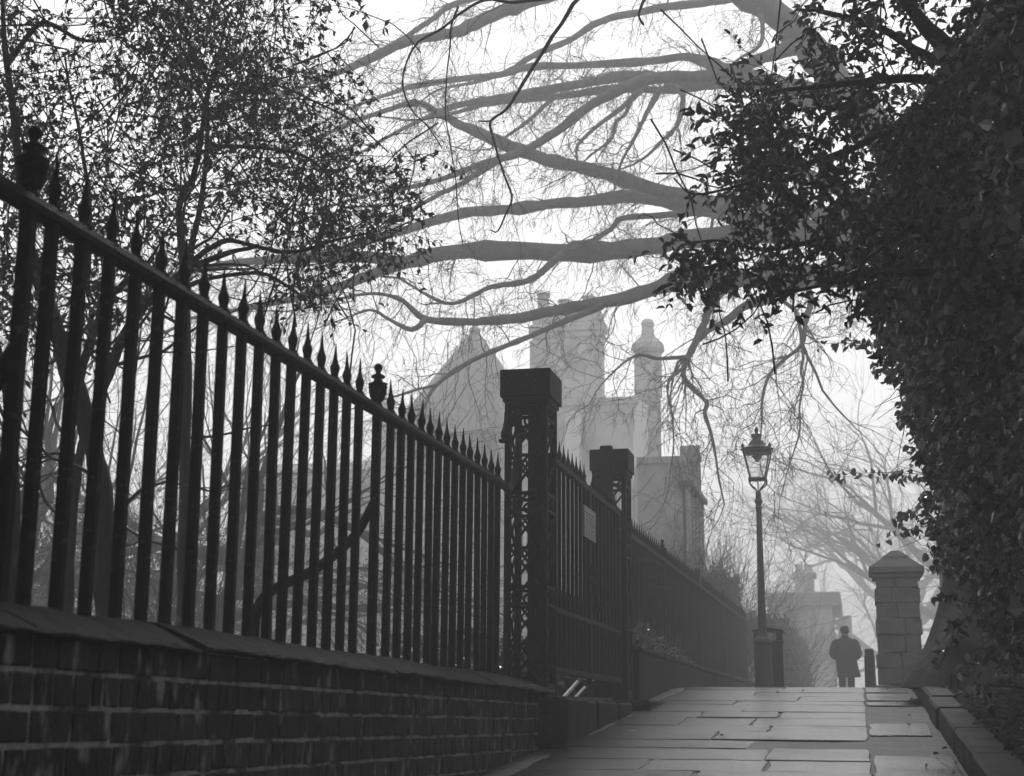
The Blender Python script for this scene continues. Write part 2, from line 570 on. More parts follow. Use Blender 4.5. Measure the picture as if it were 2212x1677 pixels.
wall = thing('brick_wall', (-2.2, 6.0, -0.6), 'sooty brick dwarf wall with sloped stone coping under the urn-topped railing', 'wall')
W = MB()
ci = 0
z = 0.20
while z > -0.95:
    z0 = z - 0.0845
    y = 1.6 + (0.11 if ci % 2 else 0.0)
    head = ci % 2
    while y < 10.0:
        L_ = (0.105 if head else 0.218) * rng.uniform(0.94, 1.06)
        if rng.random() < 0.12: L_ *= 0.6
        y2 = min(y + L_, 10.02)
        zz = -0.0055 * (y - 3.5)
        if y2 - y > 0.03 and z0 + zz > float(zg(y)) - 0.2:
            dp = abs(rng.normal(0, 0.0018))
            b = MB(); b.box(-2.20, -2.118 + dp, y + 0.001, y2 - 0.009, z0 + zz + rng.normal(0, .0015), z + zz, 0.005, 0.0016)
            W.add(b.v[0], b.f)
        y = y2
    z -= 0.0975; ci += 1
W.build('bricks', BRICK, wall)
mo = MB(); mo.box(-2.48, -2.1235, 1.6, 10.03, -1.1, 0.20)
mo.build('mortar_bed', MORTAR, wall)
cp = MB()
y = 1.5
while y < 10.25:
    L_ = rng.uniform(0.85, 1.3); y2 = min(y + L_, 10.28)
    n = 14; dzz = rng.normal(0, 0.0035); dxx = rng.normal(0, 0.006)
    prof = [(-2.075, 0.202), (-2.06, 0.206), (-2.063, 0.214), (-2.09, 0.229), (-2.25, 0.296), (-2.37, 0.300), (-2.50, 0.24), (-2.52, 0.20), (-2.50, 0.19)]
    v = []; f = []
    k = len(prof)
    for s in range(n + 1):
        ty = y + 0.004 + (y2 - y - 0.008) * s / n
        for a, b in prof: v.append((a + dxx + rng.normal(0, 0.004), ty, b + dzz + cop_z(ty) + rng.normal(0, 0.003)))
    for s in range(n):
        for j in range(k): f.append((s * k + j, s * k + (j + 1) % k, (s + 1) * k + (j + 1) % k, (s + 1) * k + j))
    f.append(tuple(range(k))); f.append(tuple(n * k + j for j in range(k)))
    cp.add(v, f); y = y2
cp.build('coping', COPING, wall)

# ------------------------------------------------------------------ near railing
FX = -2.30
URN = [(0, .017), (.004, .026), (.012, .022), (.02, .020), (.026, .026), (.045, .037), (.07, .0425), (.088, .0425), (.091, .046), (.096, .046), (.099, .0425),
       (.104, .0415), (.107, .046), (.112, .045), (.117, .030), (.127, .020), (.137, .019), (.142, .033), (.149, .034), (.155, .026), (.160, .015), (.170, .012), (.177, .015),
       (.183, .019), (.192, .0215), (.201, .019), (.208, .013), (.212, .005)]
SPIKE = [(0, .030), (.006, .031), (.011, .020), (.017, .024), (.022, .0165), (.04, .018), (.058, .0225), (.072, .0225), (.09, .0145), (.112, .0095), (.15, .0055), (.185, .002)]


def bar_meshes(length, w, spike_scale=1.0, n=8):
    b = MB(); h = w / 2; b.box(-h, h, -h, h, -length, 0.02, 0.004)
    ob = b.build('railing_bar', IRON)
    s = MB(); s.lathe([(z_ * spike_scale, r_ * spike_scale) for z_, r_ in SPIKE], (0, 0, 0.016), n, rot=PI / n)
    sp = s.build('spike', IRON, smooth=False)
    sp.parent = ob
    return ob, sp


rail = thing('iron_railing', (FX, 6.5, 0.3), 'tall black spiked iron railing with two urns on the brick dwarf wall', 'railing')
r_ = MB()
v = []; f = []
ye = [1.4] + list(np.linspace(1.8, 9.55, 14)) + [9.72]
prof = [(-.030, -.024), (.030, -.024), (.034, -.006), (.026, .018), (-.026, .018), (-.034, -.006)]
for y in ye:
    for a, b in prof: v.append((FX + a, y, rail_z(y) + b))
k = 6
for s in range(len(ye) - 1):
    for j in range(k): f.append((s * k + j, s * k + (j + 1) % k, (s + 1) * k + (j + 1) % k, (s + 1) * k + j))
f.append(tuple(range(k))); f.append(tuple((len(ye) - 1) * k + j for j in range(k)))
r_.add(v, f)
r_.build('top_rail', IRON, rail)
# the rail sweeps up to the pier in a scroll
sw = MB()
pts = [(FX, 9.70, rail_z(9.7)), (FX, 9.80, 1.512), (FX, 9.90, 1.535), (FX, 9.98, 1.59), (FX, 10.05, 1.69), (FX, 10.12, 1.83), (FX, 10.20, 1.95), (FX, 10.31, 1.98)]
p, rr = smooth_path(pts, [.024] * len(pts), 3)
sw.tube(p, rr, 8)
sw.build('end_scroll', IRON, rail, True)

pb, ps = bar_meshes(1.36, 0.036)
first = [True]
def put_bar(parent, proto, spike, x, y, z, base):
    if first[0]:
        b, s = proto, spike; first[0] = False
    else:
        b = proto.copy(); col.objects.link(b)
        s = None
        if spike is not None:
            s = spike.copy(); col.objects.link(s); s.parent = b
    b.parent = parent
    b.location = (x - base[0], y - base[1], z - base[2])
    b.rotation_euler = (rng.normal(0, .003), rng.normal(0, .003), rng.normal(0, 0.06))
    if s is not None: s.rotation_euler = (rng.normal(0, .02), rng.normal(0, .02), rng.uniform(0, 1)); s.scale = (1, 1, rng.uniform(.94, 1.04))
    return b

bars_y = [6.659 - 0.178 * i for i in range(28) if 6.659 - 0.178 * i > 1.5]
bars_y = [y for y in bars_y if abs(y - 3.68) > 0.1]
bars_y += [7.165 + 0.1815 * i for i in range(14)]
rb = wloc(rail)
for y in bars_y:
    put_bar(rail, pb, ps, FX, y, rail_z(y), rb)
for y in (3.68, 6.94):
    q = MB(); q.box(FX - .021, FX + .021, y - .021, y + .021, 0.12, rail_z(y) + .02, 0.005)
    po = q.build('main_post', IRON, rail)
    u = MB(); u.lathe([(z_ * 1.04, r_ * 1.06) for z_, r_ in URN], (FX, y, rail_z(y) + 0.018), 18)
    u.build('urn_finial', IRON, po, True)
    # back stay reaching down to the garden
    st = MB()
    k1 = [(FX - .01, y, 1.02), (FX - .10, y, 0.86), (FX - .30, y, 0.70), (FX - .52, y, 0.60), (FX - .60, y, 0.50), (FX - .61, y, 0.3), (FX - .61, y, 0.05)]
    p, rr = smooth_path(k1, [.022, .025, .026, .027, .027, .03, .03], 3); st.tube(p, rr, 8)
    k2 = [(FX - .60, y, 0.36), (FX - .72, y, 0.31), (FX - .88, y, 0.25), (FX - 1.0, y, 0.08)]
    p, rr = smooth_path(k2, [.022] * 4, 3); st.tube(p, rr, 8)
    st.build('back_stay', IRON, po, True)

# ------------------------------------------------------------------ lattice gate piers
def ring(mb, c, axis, R, r, n=12):
    t = np.arange(n + 1) * 2 * PI / n
    o = [q for q in range(3) if q != axis]
    pts = np.tile(np.asarray(c, float), (n + 1, 1))
    pts[:, o[0]] += R * np.cos(t); pts[:, o[1]] += R * np.sin(t)
    mb.tube(pts, r, 5, cap=False)


def pier(x0, x1, y0, y1, zb, zt, label, base, extra_part=None):
    t = thing('gate_pier', ((x0 + x1) / 2, (y0 + y1) / 2, zb), label, 'gate pier', 'cast iron lattice gate piers')
    c = MB(); e = 0.03
    ch = 0.225
    c.box(x0 - e, x1 + e, y0 - e, y1 + e, zt - ch, zt - 0.02, 0.006)
    c.box(x0 - .012, x1 + .012, y0 - .012, y1 + .012, zt - ch - .035, zt - ch + 0.001, 0.005)
    # low pyramid top
    xa, xb, ya, yb = x0 - e + .004, x1 + e - .004, y0 - e + .004, y1 + e - .004
    c.add([(xa, ya, zt - .0195), (xb, ya, zt - .0195), (xb, yb, zt - .0195), (xa, yb, zt - .0195), ((xa + xb) / 2, (ya + yb) / 2, zt + .012)], [(0, 1, 4), (1, 2, 4), (2, 3, 4), (3, 0, 4), (0, 3, 2, 1)])
    c.build('cap', IRON, t)
    s = 0.048
    zt2 = zt - ch - .036
    for (a, b) in ((x0, y0), (x1 - s, y0), (x0, y1 - s), (x1 - s, y1 - s)):
        q = MB(); q.box(a, a + s, b, b + s, zb, zt2, 0.008); q.build('corner_post', IRON, t)
    # levels
    fr = 0.115; bd = 0.12
    ph = (zt2 - zb - fr - 2 * bd - .10) / 3
    for face in range(4):
        p = MB()
        if face in (0, 1):      # planes of constant y
            c0 = y0 + .016 if face == 0 else y1 - .016
            a0, a1, ax = x0 + s, x1 - s, 1
        else:
            c0 = x1 - .016 if face == 2 else x0 + .016
            a0, a1, ax = y0 + s, y1 - s, 0
        def P(a, z): return (a, c0, z) if ax == 1 else (c0, a, z)
        def B(u0, u1, z0, z1, th=.010):
            if ax == 1: p.box(u0, u1, c0 - th, c0 + th, z0, z1)
            else: p.box(c0 - th, c0 + th, u0, u1, z0, z1)
        def bar(u0, z0, u1, z1, r=.011): p.tube([P(u0, z0), P(u1, z1)], r, 6)
        z = zt2
        mid = (a0 + a1) / 2; hw = (a1 - a0) / 2
        # ring frieze
        B(a0, a1, z - .022, z); 
        for u in (mid - hw * .52, mid + hw * .52): ring(p, P(u, z - .068), ax, .034, .011)
        ring(p, P(mid, z - .06), ax, .014, .007, 8)
        B(a0, a1, z - fr - .012, z - fr + .012)
        z -= fr
        for lev in range(3):
            zm = z - ph / 2
            for k_ in range(2):
                za, zb_ = z - k_ * ph / 2, z - (k_ + 1) * ph / 2
                bar(a0, za, a1, zb_); bar(a1, za, a0, zb_)
                bar(a0, za - ph * .125, a0 + hw * .5, za, .008); bar(a1, za - ph * .125, a1 - hw * .5, za, .008)
            ring(p, P(a0 + .016, zm), ax, .024, .010, 10); ring(p, P(a1 - .016, zm), ax, .024, .010, 10)
            if ax == 1: p.box(mid - .03, mid + .03, c0 - .006, c0 + .006, zm - .012, zm + .012)
            z -= ph
            if lev < 2:
                B(a0, a1, z - .012, z + .012)
                for u in (mid - hw * .55, mid + hw * .55): ring(p, P(u, z - bd / 2), ax, .033, .011)
                B(a0, a1, z - bd - .012, z - bd + .012)
                z -= bd
        B(a0, a1, zb, zb + .10)
        p.build('lattice_panel', IRON, t)
    # back plate added inside, keeps the lattice dark where gaps would show light
    q = MB() if zb < .13 else None
    if q: q.box((x0 + x1) / 2 - .02, x1 - .075, (y0 + y1) / 2 - .02, (y0 + y1) / 2 + .02, zb, zt2); q.build('added_back_plate', IRON, t)
    b = MB()
    for bx_ in base: b.box(*bx_, 0.018, 0.002)
    b.build('stone_plinth', STONE, t)
    return t


pier1 = pier(-2.445, -2.13, 10.32, 10.71, 0.12, 2.495, 'black lattice gate pier with square cap nearest, right of the two-urn railing', [(-2.52, -1.925, 10.02, 10.86, -0.5, 0.118)])
pier2 = pier(-2.455, -2.13, 14.13, 14.47, 0.14, 2.565, 'farther and smaller-looking black lattice gate pier beyond the gate with a notice', [(-2.52, -1.84, 13.5, 14.62, -0.2, 0.142)])
sl = MB(); sl.box(-2.372, -2.25, 14.04, 14.098, 0.15, 2.572, 0.01); sl.build('slam_post', IRON, pier2)

# scrolled bracket on the near pier
br = MB(); br.box(-2.47, -2.40, 10.24, 10.31, 1.93, 1.95); br.lathe([(0, .02), (.02, .03), (.05, .03), (.08, .018), (.13, .008), (.2, .006)], (-2.43, 10.27, 1.95), 8)
br.build('bracket_spike', IRON, pier1)

step = MB()
yq = 10.87
while yq < 13.49:
    y2 = min(yq + rng.uniform(0.7, 1.0), 13.49)
    step.box(-2.5, -1.99 + rng.normal(0, .01), yq, y2 - .008, -0.35, 0.112 + rng.normal(0, .004), 0.015)
    yq = y2
step.box(-3.3, -2.53, 10.88, 15.6, -.1, .335, .012)  # raised step added to block the bright gap under the gate
so = step.build('stone_threshold', STONE)
tag(so, 'worn stone threshold under the iron gate between the two lattice piers', 'threshold')

# ------------------------------------------------------------------ gates
def gate(y0, y1, label, hinge):
    g = thing('iron_gate', (-2.2, y0 if hinge == 0 else y1, 0.15), label, 'gate', 'pair of iron gates')
    gb = wloc(g)
    for y in (y0, y1):
        q = MB(); q.box(-2.222, -2.178, y - .022, y + .022, 0.27, 1.93, 0.005); q.build('gate_stile', IRON, g)
    for za, h in ((1.90, .030), (0.775, .024), (0.33, .030)):
        q = MB(); q.box(-2.224, -2.176, y0 + .023, y1 - .023, za - h, za + h * .6, 0.005); q.build('gate_rail', IRON, g)
    n = int(round((y1 - y0) / 0.185))
    bp = MB(); bp.box(-.014, .014, -.014, .014, -1.58, 0.02, 0.003); bp.lathe([(z_ * .92, r_ * .86) for z_, r_ in SPIKE], (0, 0, .018), 8)
    pr = bp.build('gate_bar', IRON)
    dp = MB(); dp.box(-.010, .010, -.010, .010, -.47, 0.08, 0.002); dp.lathe([(0, .014), (.02, .016), (.07, .002)], (0, 0, .08), 6)
    dr = dp.build('dog_bar', IRON)
    for i in range(1, n):
        y = y0 + (y1 - y0) * i / n
        o = pr if i == 1 else pr.copy()
        if i > 1: col.objects.link(o)
        o.parent = g; o.location = (-2.2 - gb[0], y - gb[1], 1.90 - gb[2])
    for i in range(n):
        y = y0 + (y1 - y0) * (i + .5) / n
        o = dr if i == 0 else dr.copy()
        if i > 0: col.objects.link(o)
        o.parent = g; o.location = (-2.2 - gb[0], y - gb[1], 0.79 - gb[2])
    return g


g1 = gate(10.78, 12.40, 'near leaf of the black spiked iron gate hung on the larger lattice pier', 0)
g2 = gate(12.45, 14.02, 'far leaf of the black spiked iron gate carrying the pale notice', 1)
ch = MB()
cz = np.linspace(0, 1, 12)
for i in range(12):
    t = i / 11
    c0 = np.array([-2.15, 12.30 + .26 * t, 1.22 - .34 * t - .05 * math.sin(t * PI)])
    ring(ch, c0, i % 2, .022, .0075, 8)
co = ch.build('gate_chain', IRON); tag(co, 'sagging black chain hanging where the two gate leaves meet', 'chain')
ch = MB(); ch.box(-2.165, -2.135, 12.53, 12.60, 0.80, 0.87, 0.006); ring(ch, (-2.15, 12.565, .87), 0, .024, .007, 8)
co2 = ch.build('padlock', IRON, co)

sg = thing('notice_sign', (-2.17, 12.34, 1.45), 'small pale rectangular notice fixed to the gate bars beside the farther pier', 'sign')
q = MB(); q.box(-2.184, -2.172, 12.06, 12.62, 1.455, 1.715, 0.002); q.build('board', BOARD, sg)
q = MB()
for a0, a1, b0, b1 in ((12.06, 12.62, 1.705, 1.715), (12.06, 12.62, 1.455, 1.465), (12.06, 12.07, 1.465, 1.705), (12.61, 12.62, 1.465, 1.705)): q.box(-2.172, -2.168, a0, a1, b0, b1)
q.build('border', BOARD, sg)
q = MB()   # the notice is too far off to read: only rows of illegible marks
for zl, hh, segs in ((1.665, .020, 3), (1.632, .013, 4), (1.607, .009, 6), (1.588, .009, 6), (1.569, .009, 5), (1.540, .016, 3), (1.516, .009, 6), (1.498, .009, 4), (1.478, .010, 2)):
    tot = .46; ya = 12.34 - tot / 2 * rng.uniform(.75, 1)
    for s_ in range(segs):
        w_ = tot / segs * rng.uniform(.5, .86)
        q.box(-2.1722, -2.1705, ya, ya + w_, zl - hh / 2, zl + hh / 2); ya += tot / segs * .97
q.build('faded_lettering', INK, sg)

for k_, (a, b, lb) in enumerate((((-2.30, 11.75, .126), (-2.30, 12.43, .275), 'longer pale stake propped under the foot of the gate'), ((-2.30, 12.2, .124), (-2.30, 12.77, .238), 'shorter pale stake propped under the foot of the gate'))):
    q = MB(); q.tube([a, b], .016 if k_ == 0 else .012, 6)
    o = q.build('wooden_stake', STAKE); tag(o, lb, 'stake', 'pale stakes under the gate')

# ------------------------------------------------------------------ farther dwarf wall and railing
fwall = thing('lane_wall', (-2.25, 22, 0.3), 'low dark wall with pale worn coping running uphill past the gates to the lamp', 'wall')
q = MB()
y = 14.63
while y < 32:
    y2 = min(y + rng.uniform(1.6, 2.4), 32)
    q.box(-2.5, -2.10 + rng.normal(0, .004), y, y2 - .004, -0.1, 0.615, 0.006); y = y2
q.build('wall_body', FARBRICK, fwall)
q = MB(); y = 14.63
while y < 32:
    y2 = min(y + rng.uniform(.7, 1.1), 32)
    dz = rng.normal(0, .006)
    q.box(-2.54, -2.07 + rng.normal(0, .006), y, y2 - .006, 0.616, 0.672 + dz, 0.014, 0.003); y = y2
q.build('coping', COPING, fwall)

frail = thing('iron_railing', (-2.28, 23, 0.65), 'long spiked iron railing receding uphill on the low wall beyond the gates', 'railing')
fb = wloc(frail)
q = MB()
ya, yb = 14.5, 31.8
for yA, yB in zip(np.linspace(ya, yb, 9)[:-1], np.linspace(ya, yb, 9)[1:]):
    za, zb_ = 1.84 + .0075 * (yA - 15), 1.84 + .0075 * (yB - 15)
    q.add([(-2.31, yA, za - .03), (-2.25, yA, za - .03), (-2.25, yA, za + .02), (-2.31, yA, za + .02), (-2.31, yB, zb_ - .03), (-2.25, yB, zb_ - .03), (-2.25, yB, zb_ + .02), (-2.31, yB, zb_ + .02)],
          [(0, 1, 5, 4), (1, 2, 6, 5), (2, 3, 7, 6), (3, 0, 4, 7)])
q.build('top_rail', IRON, frail)
q = MB(); q.box(-.016, .016, -.016, .016, -1.2, .02); q.lathe(SPIKE, (0, 0, .016), 6)
fp = q.build('railing_bar', IRON)
y = 14.62; k_ = 0
while y < 31.8:
    if min(abs(y - p) for p in (18.05, 22.2, 26.4, 30.6)) > .09:
        o = fp if k_ == 0 else fp.copy()
        if k_: col.objects.link(o)
        o.parent = frail; o.location = (-2.28 - fb[0], y - fb[1], 1.84 + .0075 * (y - 15) - fb[2]); k_ += 1
    y += .18
for y in (18.05, 22.2, 26.4, 30.6):
    zt = 1.84 + .0075 * (y - 15)
    q = MB(); q.box(-2.305, -2.255, y - .025, y + .025, .66, zt + .02); po = q.build('main_post', IRON, frail)
    if y < 20 or y > 25:
        u = MB(); u.lathe([(z_ * 1.1, r__ * 1.0) for z_, r__ in URN], (-2.28, y, zt + .018), 12); u.build('urn_finial', IRON, po, True)
    else:
        u = MB(); u.box(-2.32, -2.24, y - .05, y + .05, zt - .06, zt + .26, .01); u.build('post_head', IRONFAR, po)

# ------------------------------------------------------------------ street lamp
LX, LY, LZ = -1.345, 22.0, 0.315
lamp = thing('street_lamp', (LX, LY, LZ), 'old iron lamp post with a four-sided glass lantern beside the litter bin', 'street lamp')
q = MB()
q.lathe([(0, .15), (.06, .15), (.08, .135), (.5, .125), (.70, .12), (.74, .135), (.78, .12), (.82, .08), (.86, .064)], (LX, LY, LZ), 16); q.build('pedestal', IRONFAR, lamp)
q = MB()
q.lathe([(.86, .0635), (.95, .060), (2.63, .0385), (2.68, .046), (2.70, .048), (2.72, .040), (2.76, .040), (2.775, .060), (2.81, .060), (2.83, .044), (2.86, .042), (2.93, .038)], (LX, LY, LZ), 16); q.build('post', IRONFAR, lamp, False)
zb0 = 3.25
q = MB()
zlb, zlt = 3.455, 3.83
hb, ht = .108, .192
for sx, sy in ((-1, -1), (1, -1), (1, 1), (-1, 1)):
    pts = [(LX + sx * .012, LY + sy * .012, 3.23), (LX + sx * .035, LY + sy * .035, 3.29), (LX + sx * .10, LY + sy * .10, 3.35), (LX + sx * .125, LY + sy * .125, 3.42), (LX + sx * .112, LY + sy * .112, 3.48)]
    p, rr = smooth_path(pts, [.012] * 5, 3); q.tube(p, rr, 6)
q.tube([(LX, LY, 3.22), (LX, LY, 3.46)], .009, 6)
q.build('cradle', IRONFAR, lamp)
fr = MB()
for sx, sy in ((-1, -1), (1, -1), (1, 1), (-1, 1)):
    fr.tube([(LX + sx * hb, LY + sy * hb, zlb), (LX + sx * ht, LY + sy * ht, zlt)], .012, 5)
    fr.lathe([(0, .02), (.03, .024), (.05, .012), (.07, .004)], (LX + sx * (ht + .005), LY + sy * (ht + .005), zlt + .06), 6)
fr.box(LX - hb - .015, LX + hb + .015, LY - hb - .015, LY + hb + .015, zlb - .03, zlb, .004)
fo = fr.build('lantern_frame', IRONFAR, lamp)
for i, (a, b) in enumerate((((-1, -1), (1, -1)), ((1, -1), (1, 1)), ((1, 1), (-1, 1)), ((-1, 1), (-1, -1)))):
    e = .012
    g = MB(); g.add([(LX + a[0] * (hb - .004), LY + a[1] * (hb - .004), zlb + .003), (LX + b[0] * (hb - .004), LY + b[1] * (hb - .004), zlb + .003), (LX + b[0] * (ht - .006), LY + b[1] * (ht - .006), zlt - .003), (LX + a[0] * (ht - .006), LY + a[1] * (ht - .006), zlt - .003)], [(0, 1, 2, 3)])
    g.build('pane', LAMPGLASS, fo)
q = MB()
q.box(LX - ht - .018, LX + ht + .018, LY - ht - .018, LY + ht + .018, zlt, zlt + .062, .012)
q.lathe([(.062, .255), (.075, .235), (.105, .15), (.12, .125), (.15, .118), (.18, .098), (.205, .068), (.215, .062), (.245, .062), (.25, .080), (.285, .080), (.295, .03), (.31, .02), (.325, .027), (.35, .034), (.375, .024), (.405, .006)], (LX, LY, zlt), 12)
q.build('lantern_roof', IRONFAR, lamp)
q = MB(); q.lathe([(0, .02), (.03, .035), (.07, .075), (.12, .08), (.125, .07)], (LX, LY, zlt - .13), 10); q.build('burner', IRONFAR, lamp)

# ------------------------------------------------------------------ litter bin
bx0, bx1, by0, by1 = -1.50, -1.075, 22.35, 22.8
bn = thing('litter_bin', (-1.28, 22.55, .31), 'dark hooded litter bin standing just behind the lamp post', 'litter bin')
q = MB(); q.box(bx0, bx1, by0, by1, .31, 1.09, .012); q.box(bx0 - .012, bx1 + .012, by0 - .012, by1 + .012, 1.06, 1.10, .008); q.build('body', BIN, bn)
for a in (bx0, bx1 - .10):
    q = MB(); q.box(a, a + .10, by0 + .01, by1 - .01, 1.101, 1.22, .004); q.build('hood_support', BIN, bn)
q = MB()
arc = [(bx0 - .02, 1.221)] + [(bx0 - .02 + (bx1 - bx0 + .04) * t, 1.245 + .035 * math.sin(PI * t)) for t in np.linspace(0, 1, 9)] + [(bx1 + .02, 1.221)]
q.prism(arc, 1, by0 - .02, by1 + .02); q.build('hood', BIN, bn)

# ------------------------------------------------------------------ stone gate pillar and bollard
px0, px1, py0, py1 = .285, .915, 22.75, 23.4
pl = thing('stone_pillar', (.6, 23.07, .3), 'rough coursed stone gate pillar with pyramid cap at the top of the lane', 'pillar')
q = MB(); z = .30
for h, gx in ((.17, .06), (.24, .01), (.22, .02), (.26, -.005), (.24, .015), (.23, 0), (.22, .01), (.16, -.012)):
    nb = 2
    cut = rng.uniform(.35, .65)
    for a, b in ((0, cut), (cut, 1)):
        xa = px0 - gx + (px1 - px0 + 2 * gx) * a; xb = px0 - gx + (px1 - px0 + 2 * gx) * b
        q.box(xa + .001, xb - .001, py0 - gx + rng.normal(0, .008), py1 + gx, z + .001, z + h - .001, .014, .006)
    z += h
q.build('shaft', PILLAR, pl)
q = MB()
q.box(px0 - .04, px1 + .04, py0 - .04, py1 + .04, 2.03, 2.085, .01)
q.box(px0 - .085, px1 + .085, py0 - .085, py1 + .085, 2.086, 2.20, .02)
def pyr(mb, cx, cy, h0, h1, z0, z1):
    v = [(cx + s * h0, cy + t * h0, z0) for s, t in ((-1, -1), (1, -1), (1, 1), (-1, 1))] + [(cx + s * h1, cy + t * h1, z1) for s, t in ((-1, -1), (1, -1), (1, 1), (-1, 1))]
    mb.add(v, [(0, 1, 2, 3), (4, 5, 6, 7), (0, 1, 5, 4), (1, 2, 6, 5), (2, 3, 7, 6), (3, 0, 4, 7)])
cx, cy = (px0 + px1) / 2, (py0 + py1) / 2
pyr(q, cx, cy, .37, .19, 2.201, 2.335); pyr(q, cx, cy, .20, .185, 2.3355, 2.36); pyr(q, cx, cy, .182, .055, 2.3605, 2.455)
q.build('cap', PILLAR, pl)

q = MB()
q.lathe([(0, .092), (.02, .092), (.60, .082), (.66, .080), (.67, .070), (.73, .074), (.765, .06), (.775, .03)], (.165, 24.5, .30), 12)
o = q.build('bollard', IRONFAR); tag(o, 'short dark bollard standing left of the stone gate pillar', 'bollard')

# ------------------------------------------------------------------ person in a long coat, elbows bent, seen down the lane
HX, HY, HZ = -.285, 35.0, 0.285
def person():
    P = {}
    S = 1.0
    vs = []; es = []; rs = []
    def add(p, r, par=None):
        vs.append(p); rs.append(r)
        if par is not None: es.append((par, len(vs) - 1))
        return len(vs) - 1
    pel = add((0, 0, .93), .135)
    w = add((0, 0, 1.08), .13, pel); c = add((0, .01, 1.28), .15, w); n0 = add((0, 0, 1.44), .085, c); n1 = add((0, .005, 1.51), .058, n0)
    h0 = add((0, .03, 1.565), .075, n1); h1 = add((0, .03, 1.64), .092, h0); h2 = add((0, .02, 1.70), .075, h1)
    add((0, .135, 1.615), .016, h0)       # nose, on the far side: the face looks up the lane
    for s in (-1, 1):
        add((s * .088, .015, 1.625), .016, h1)   # ears
        sh = add((s * .185, 0, 1.41), .066, c)
        el = add((s * .285, -.03, 1.12), .046, sh)
        wr = add((s * .165, .17, 1.03), .031, el)
        pm = add((s * .10, .225, 1.03), .034, wr)
        for k_, (dx, dy, dz, ll) in enumerate(((-.062, .036, .030, 1.0), (-.072, .034, .010, 1.08), (-.070, .030, -.010, 1.0), (-.058, .024, -.028, .84))):
            f1 = add((s * (.10 + dx * .6 * ll), .225 + dy * ll, 1.03 + dz), .0095, pm)
            f2 = add((s * (.10 + dx * 1.1 * ll), .225 + dy * .6, 1.03 + dz * 1.15), .0085, f1)
            add((s * (.10 + dx * 1.3 * ll), .225 + dy * .1, 1.03 + dz * 1.2), .008, f2)
        t1 = add((s * .10, .262, 1.075), .0105, pm); add((s * .065, .275, 1.085), .009, t1)
        hp = add((s * .095, 0, .86), .098, pel); kn = add((s * .10, .015 * s, .49), .062, hp); an = add((s * .10, -.02 + .03 * s, .09), .042, kn)
        add((s * .115, .12 + .03 * s, .035), .034, an)
    me = bpy.data.meshes.new('person')
    me.from_pydata([(x + 0, y, z) for x, y, z in vs], es, [])
    o = bpy.data.objects.new('person', me); col.objects.link(o)
    o.location = (HX, HY, HZ)
    me.materials.append(SKIN)
    sk = o.modifiers.new('skin', 'SKIN'); sk.use_smooth_shade = True
    for i, r in enumerate(rs): me.skin_vertices[0].data[i].radius = (r, r)
    me.skin_vertices[0].data[0].use_root = True
    ss = o.modifiers.new('sub', 'SUBSURF'); ss.levels = 1; ss.render_levels = 1
    tag(o, 'lone person in a long dark coat standing in the fog up the lane', 'person')
    b = np.array([HX, HY, HZ])
    def loft(secs, n=20):
        mb = MB(); v = []; f = []
        for z, cx, cy, rx, ry in secs:
            for j in range(n):
                a = j * 2 * PI / n
                v.append((HX + cx + rx * math.cos(a), HY + cy + ry * math.sin(a), HZ + z))
        for i in range(len(secs) - 1):
            for j in range(n): f.append((i * n + j, i * n + (j + 1) % n, (i + 1) * n + (j + 1) % n, (i + 1) * n + j))
        f.append(tuple(range(n))); f.append(tuple((len(secs) - 1) * n + j for j in range(n)))
        mb.add(v, f); return mb
    ct = loft([(.60, .055, 0, .255, .19), (.64, .055, 0, .262, .20), (.80, .03, 0, .245, .19), (1.0, .008, 0, .232, .18), (1.12, 0, 0, .236, .18), (1.3, 0, .005, .238, .175), (1.40, 0, 0, .225, .14), (1.46, 0, 0, .165, .11), (1.50, 0, 0, .085, .085), (1.545, 0, .01, .075, .078)])
    for s in (-1, 1):
        pts = [(HX + s * .16, HY, HZ + 1.41), (HX + s * .225, HY - .005, HZ + 1.36), (HX + s * .27, HY - .02, HZ + 1.24), (HX + s * .297, HY - .025, HZ + 1.12), (HX + s * .25, HY + .06, HZ + 1.05), (HX + s * .165, HY + .165, HZ + 1.03)]
        p, rr = smooth_path(pts, [.07, .085, .075, .07, .062, .052], 3); ct.tube(p, rr, 10)
    ct.build('coat', COAT, o, True)
    tr = MB()
    for s in (-1, 1):
        p, rr = smooth_path([(HX + s * .09, HY, HZ + .88), (HX + s * .10, HY + .015 * s, HZ + .5), (HX + s * .10, HY - .02 + .03 * s, HZ + .10)], [.10, .082, .066], 4); tr.tube(p, rr, 10)
    tr.build('trousers', COAT, o, True)
    shs = MB()
    for s in (-1, 1):
        p, rr = smooth_path([(HX + s * .10, HY - .07 + .03 * s, HZ + .05), (HX + s * .105, HY + .03 + .03 * s, HZ + .055), (HX + s * .118, HY + .17 + .03 * s, HZ + .035)], [.045, .05, .036], 4); shs.tube(p, rr, 8)
    shs.build('shoes', BIN, o, True)
    hr = MB(); hr.lathe([(1.57, .05), (1.59, .085), (1.64, .100), (1.70, .098), (1.74, .080), (1.765, .045), (1.772, .01)], (HX, HY + .005, HZ), 14, (1, 1.05)); hr.build('hair', HAIR, o, True)
    return o
person()

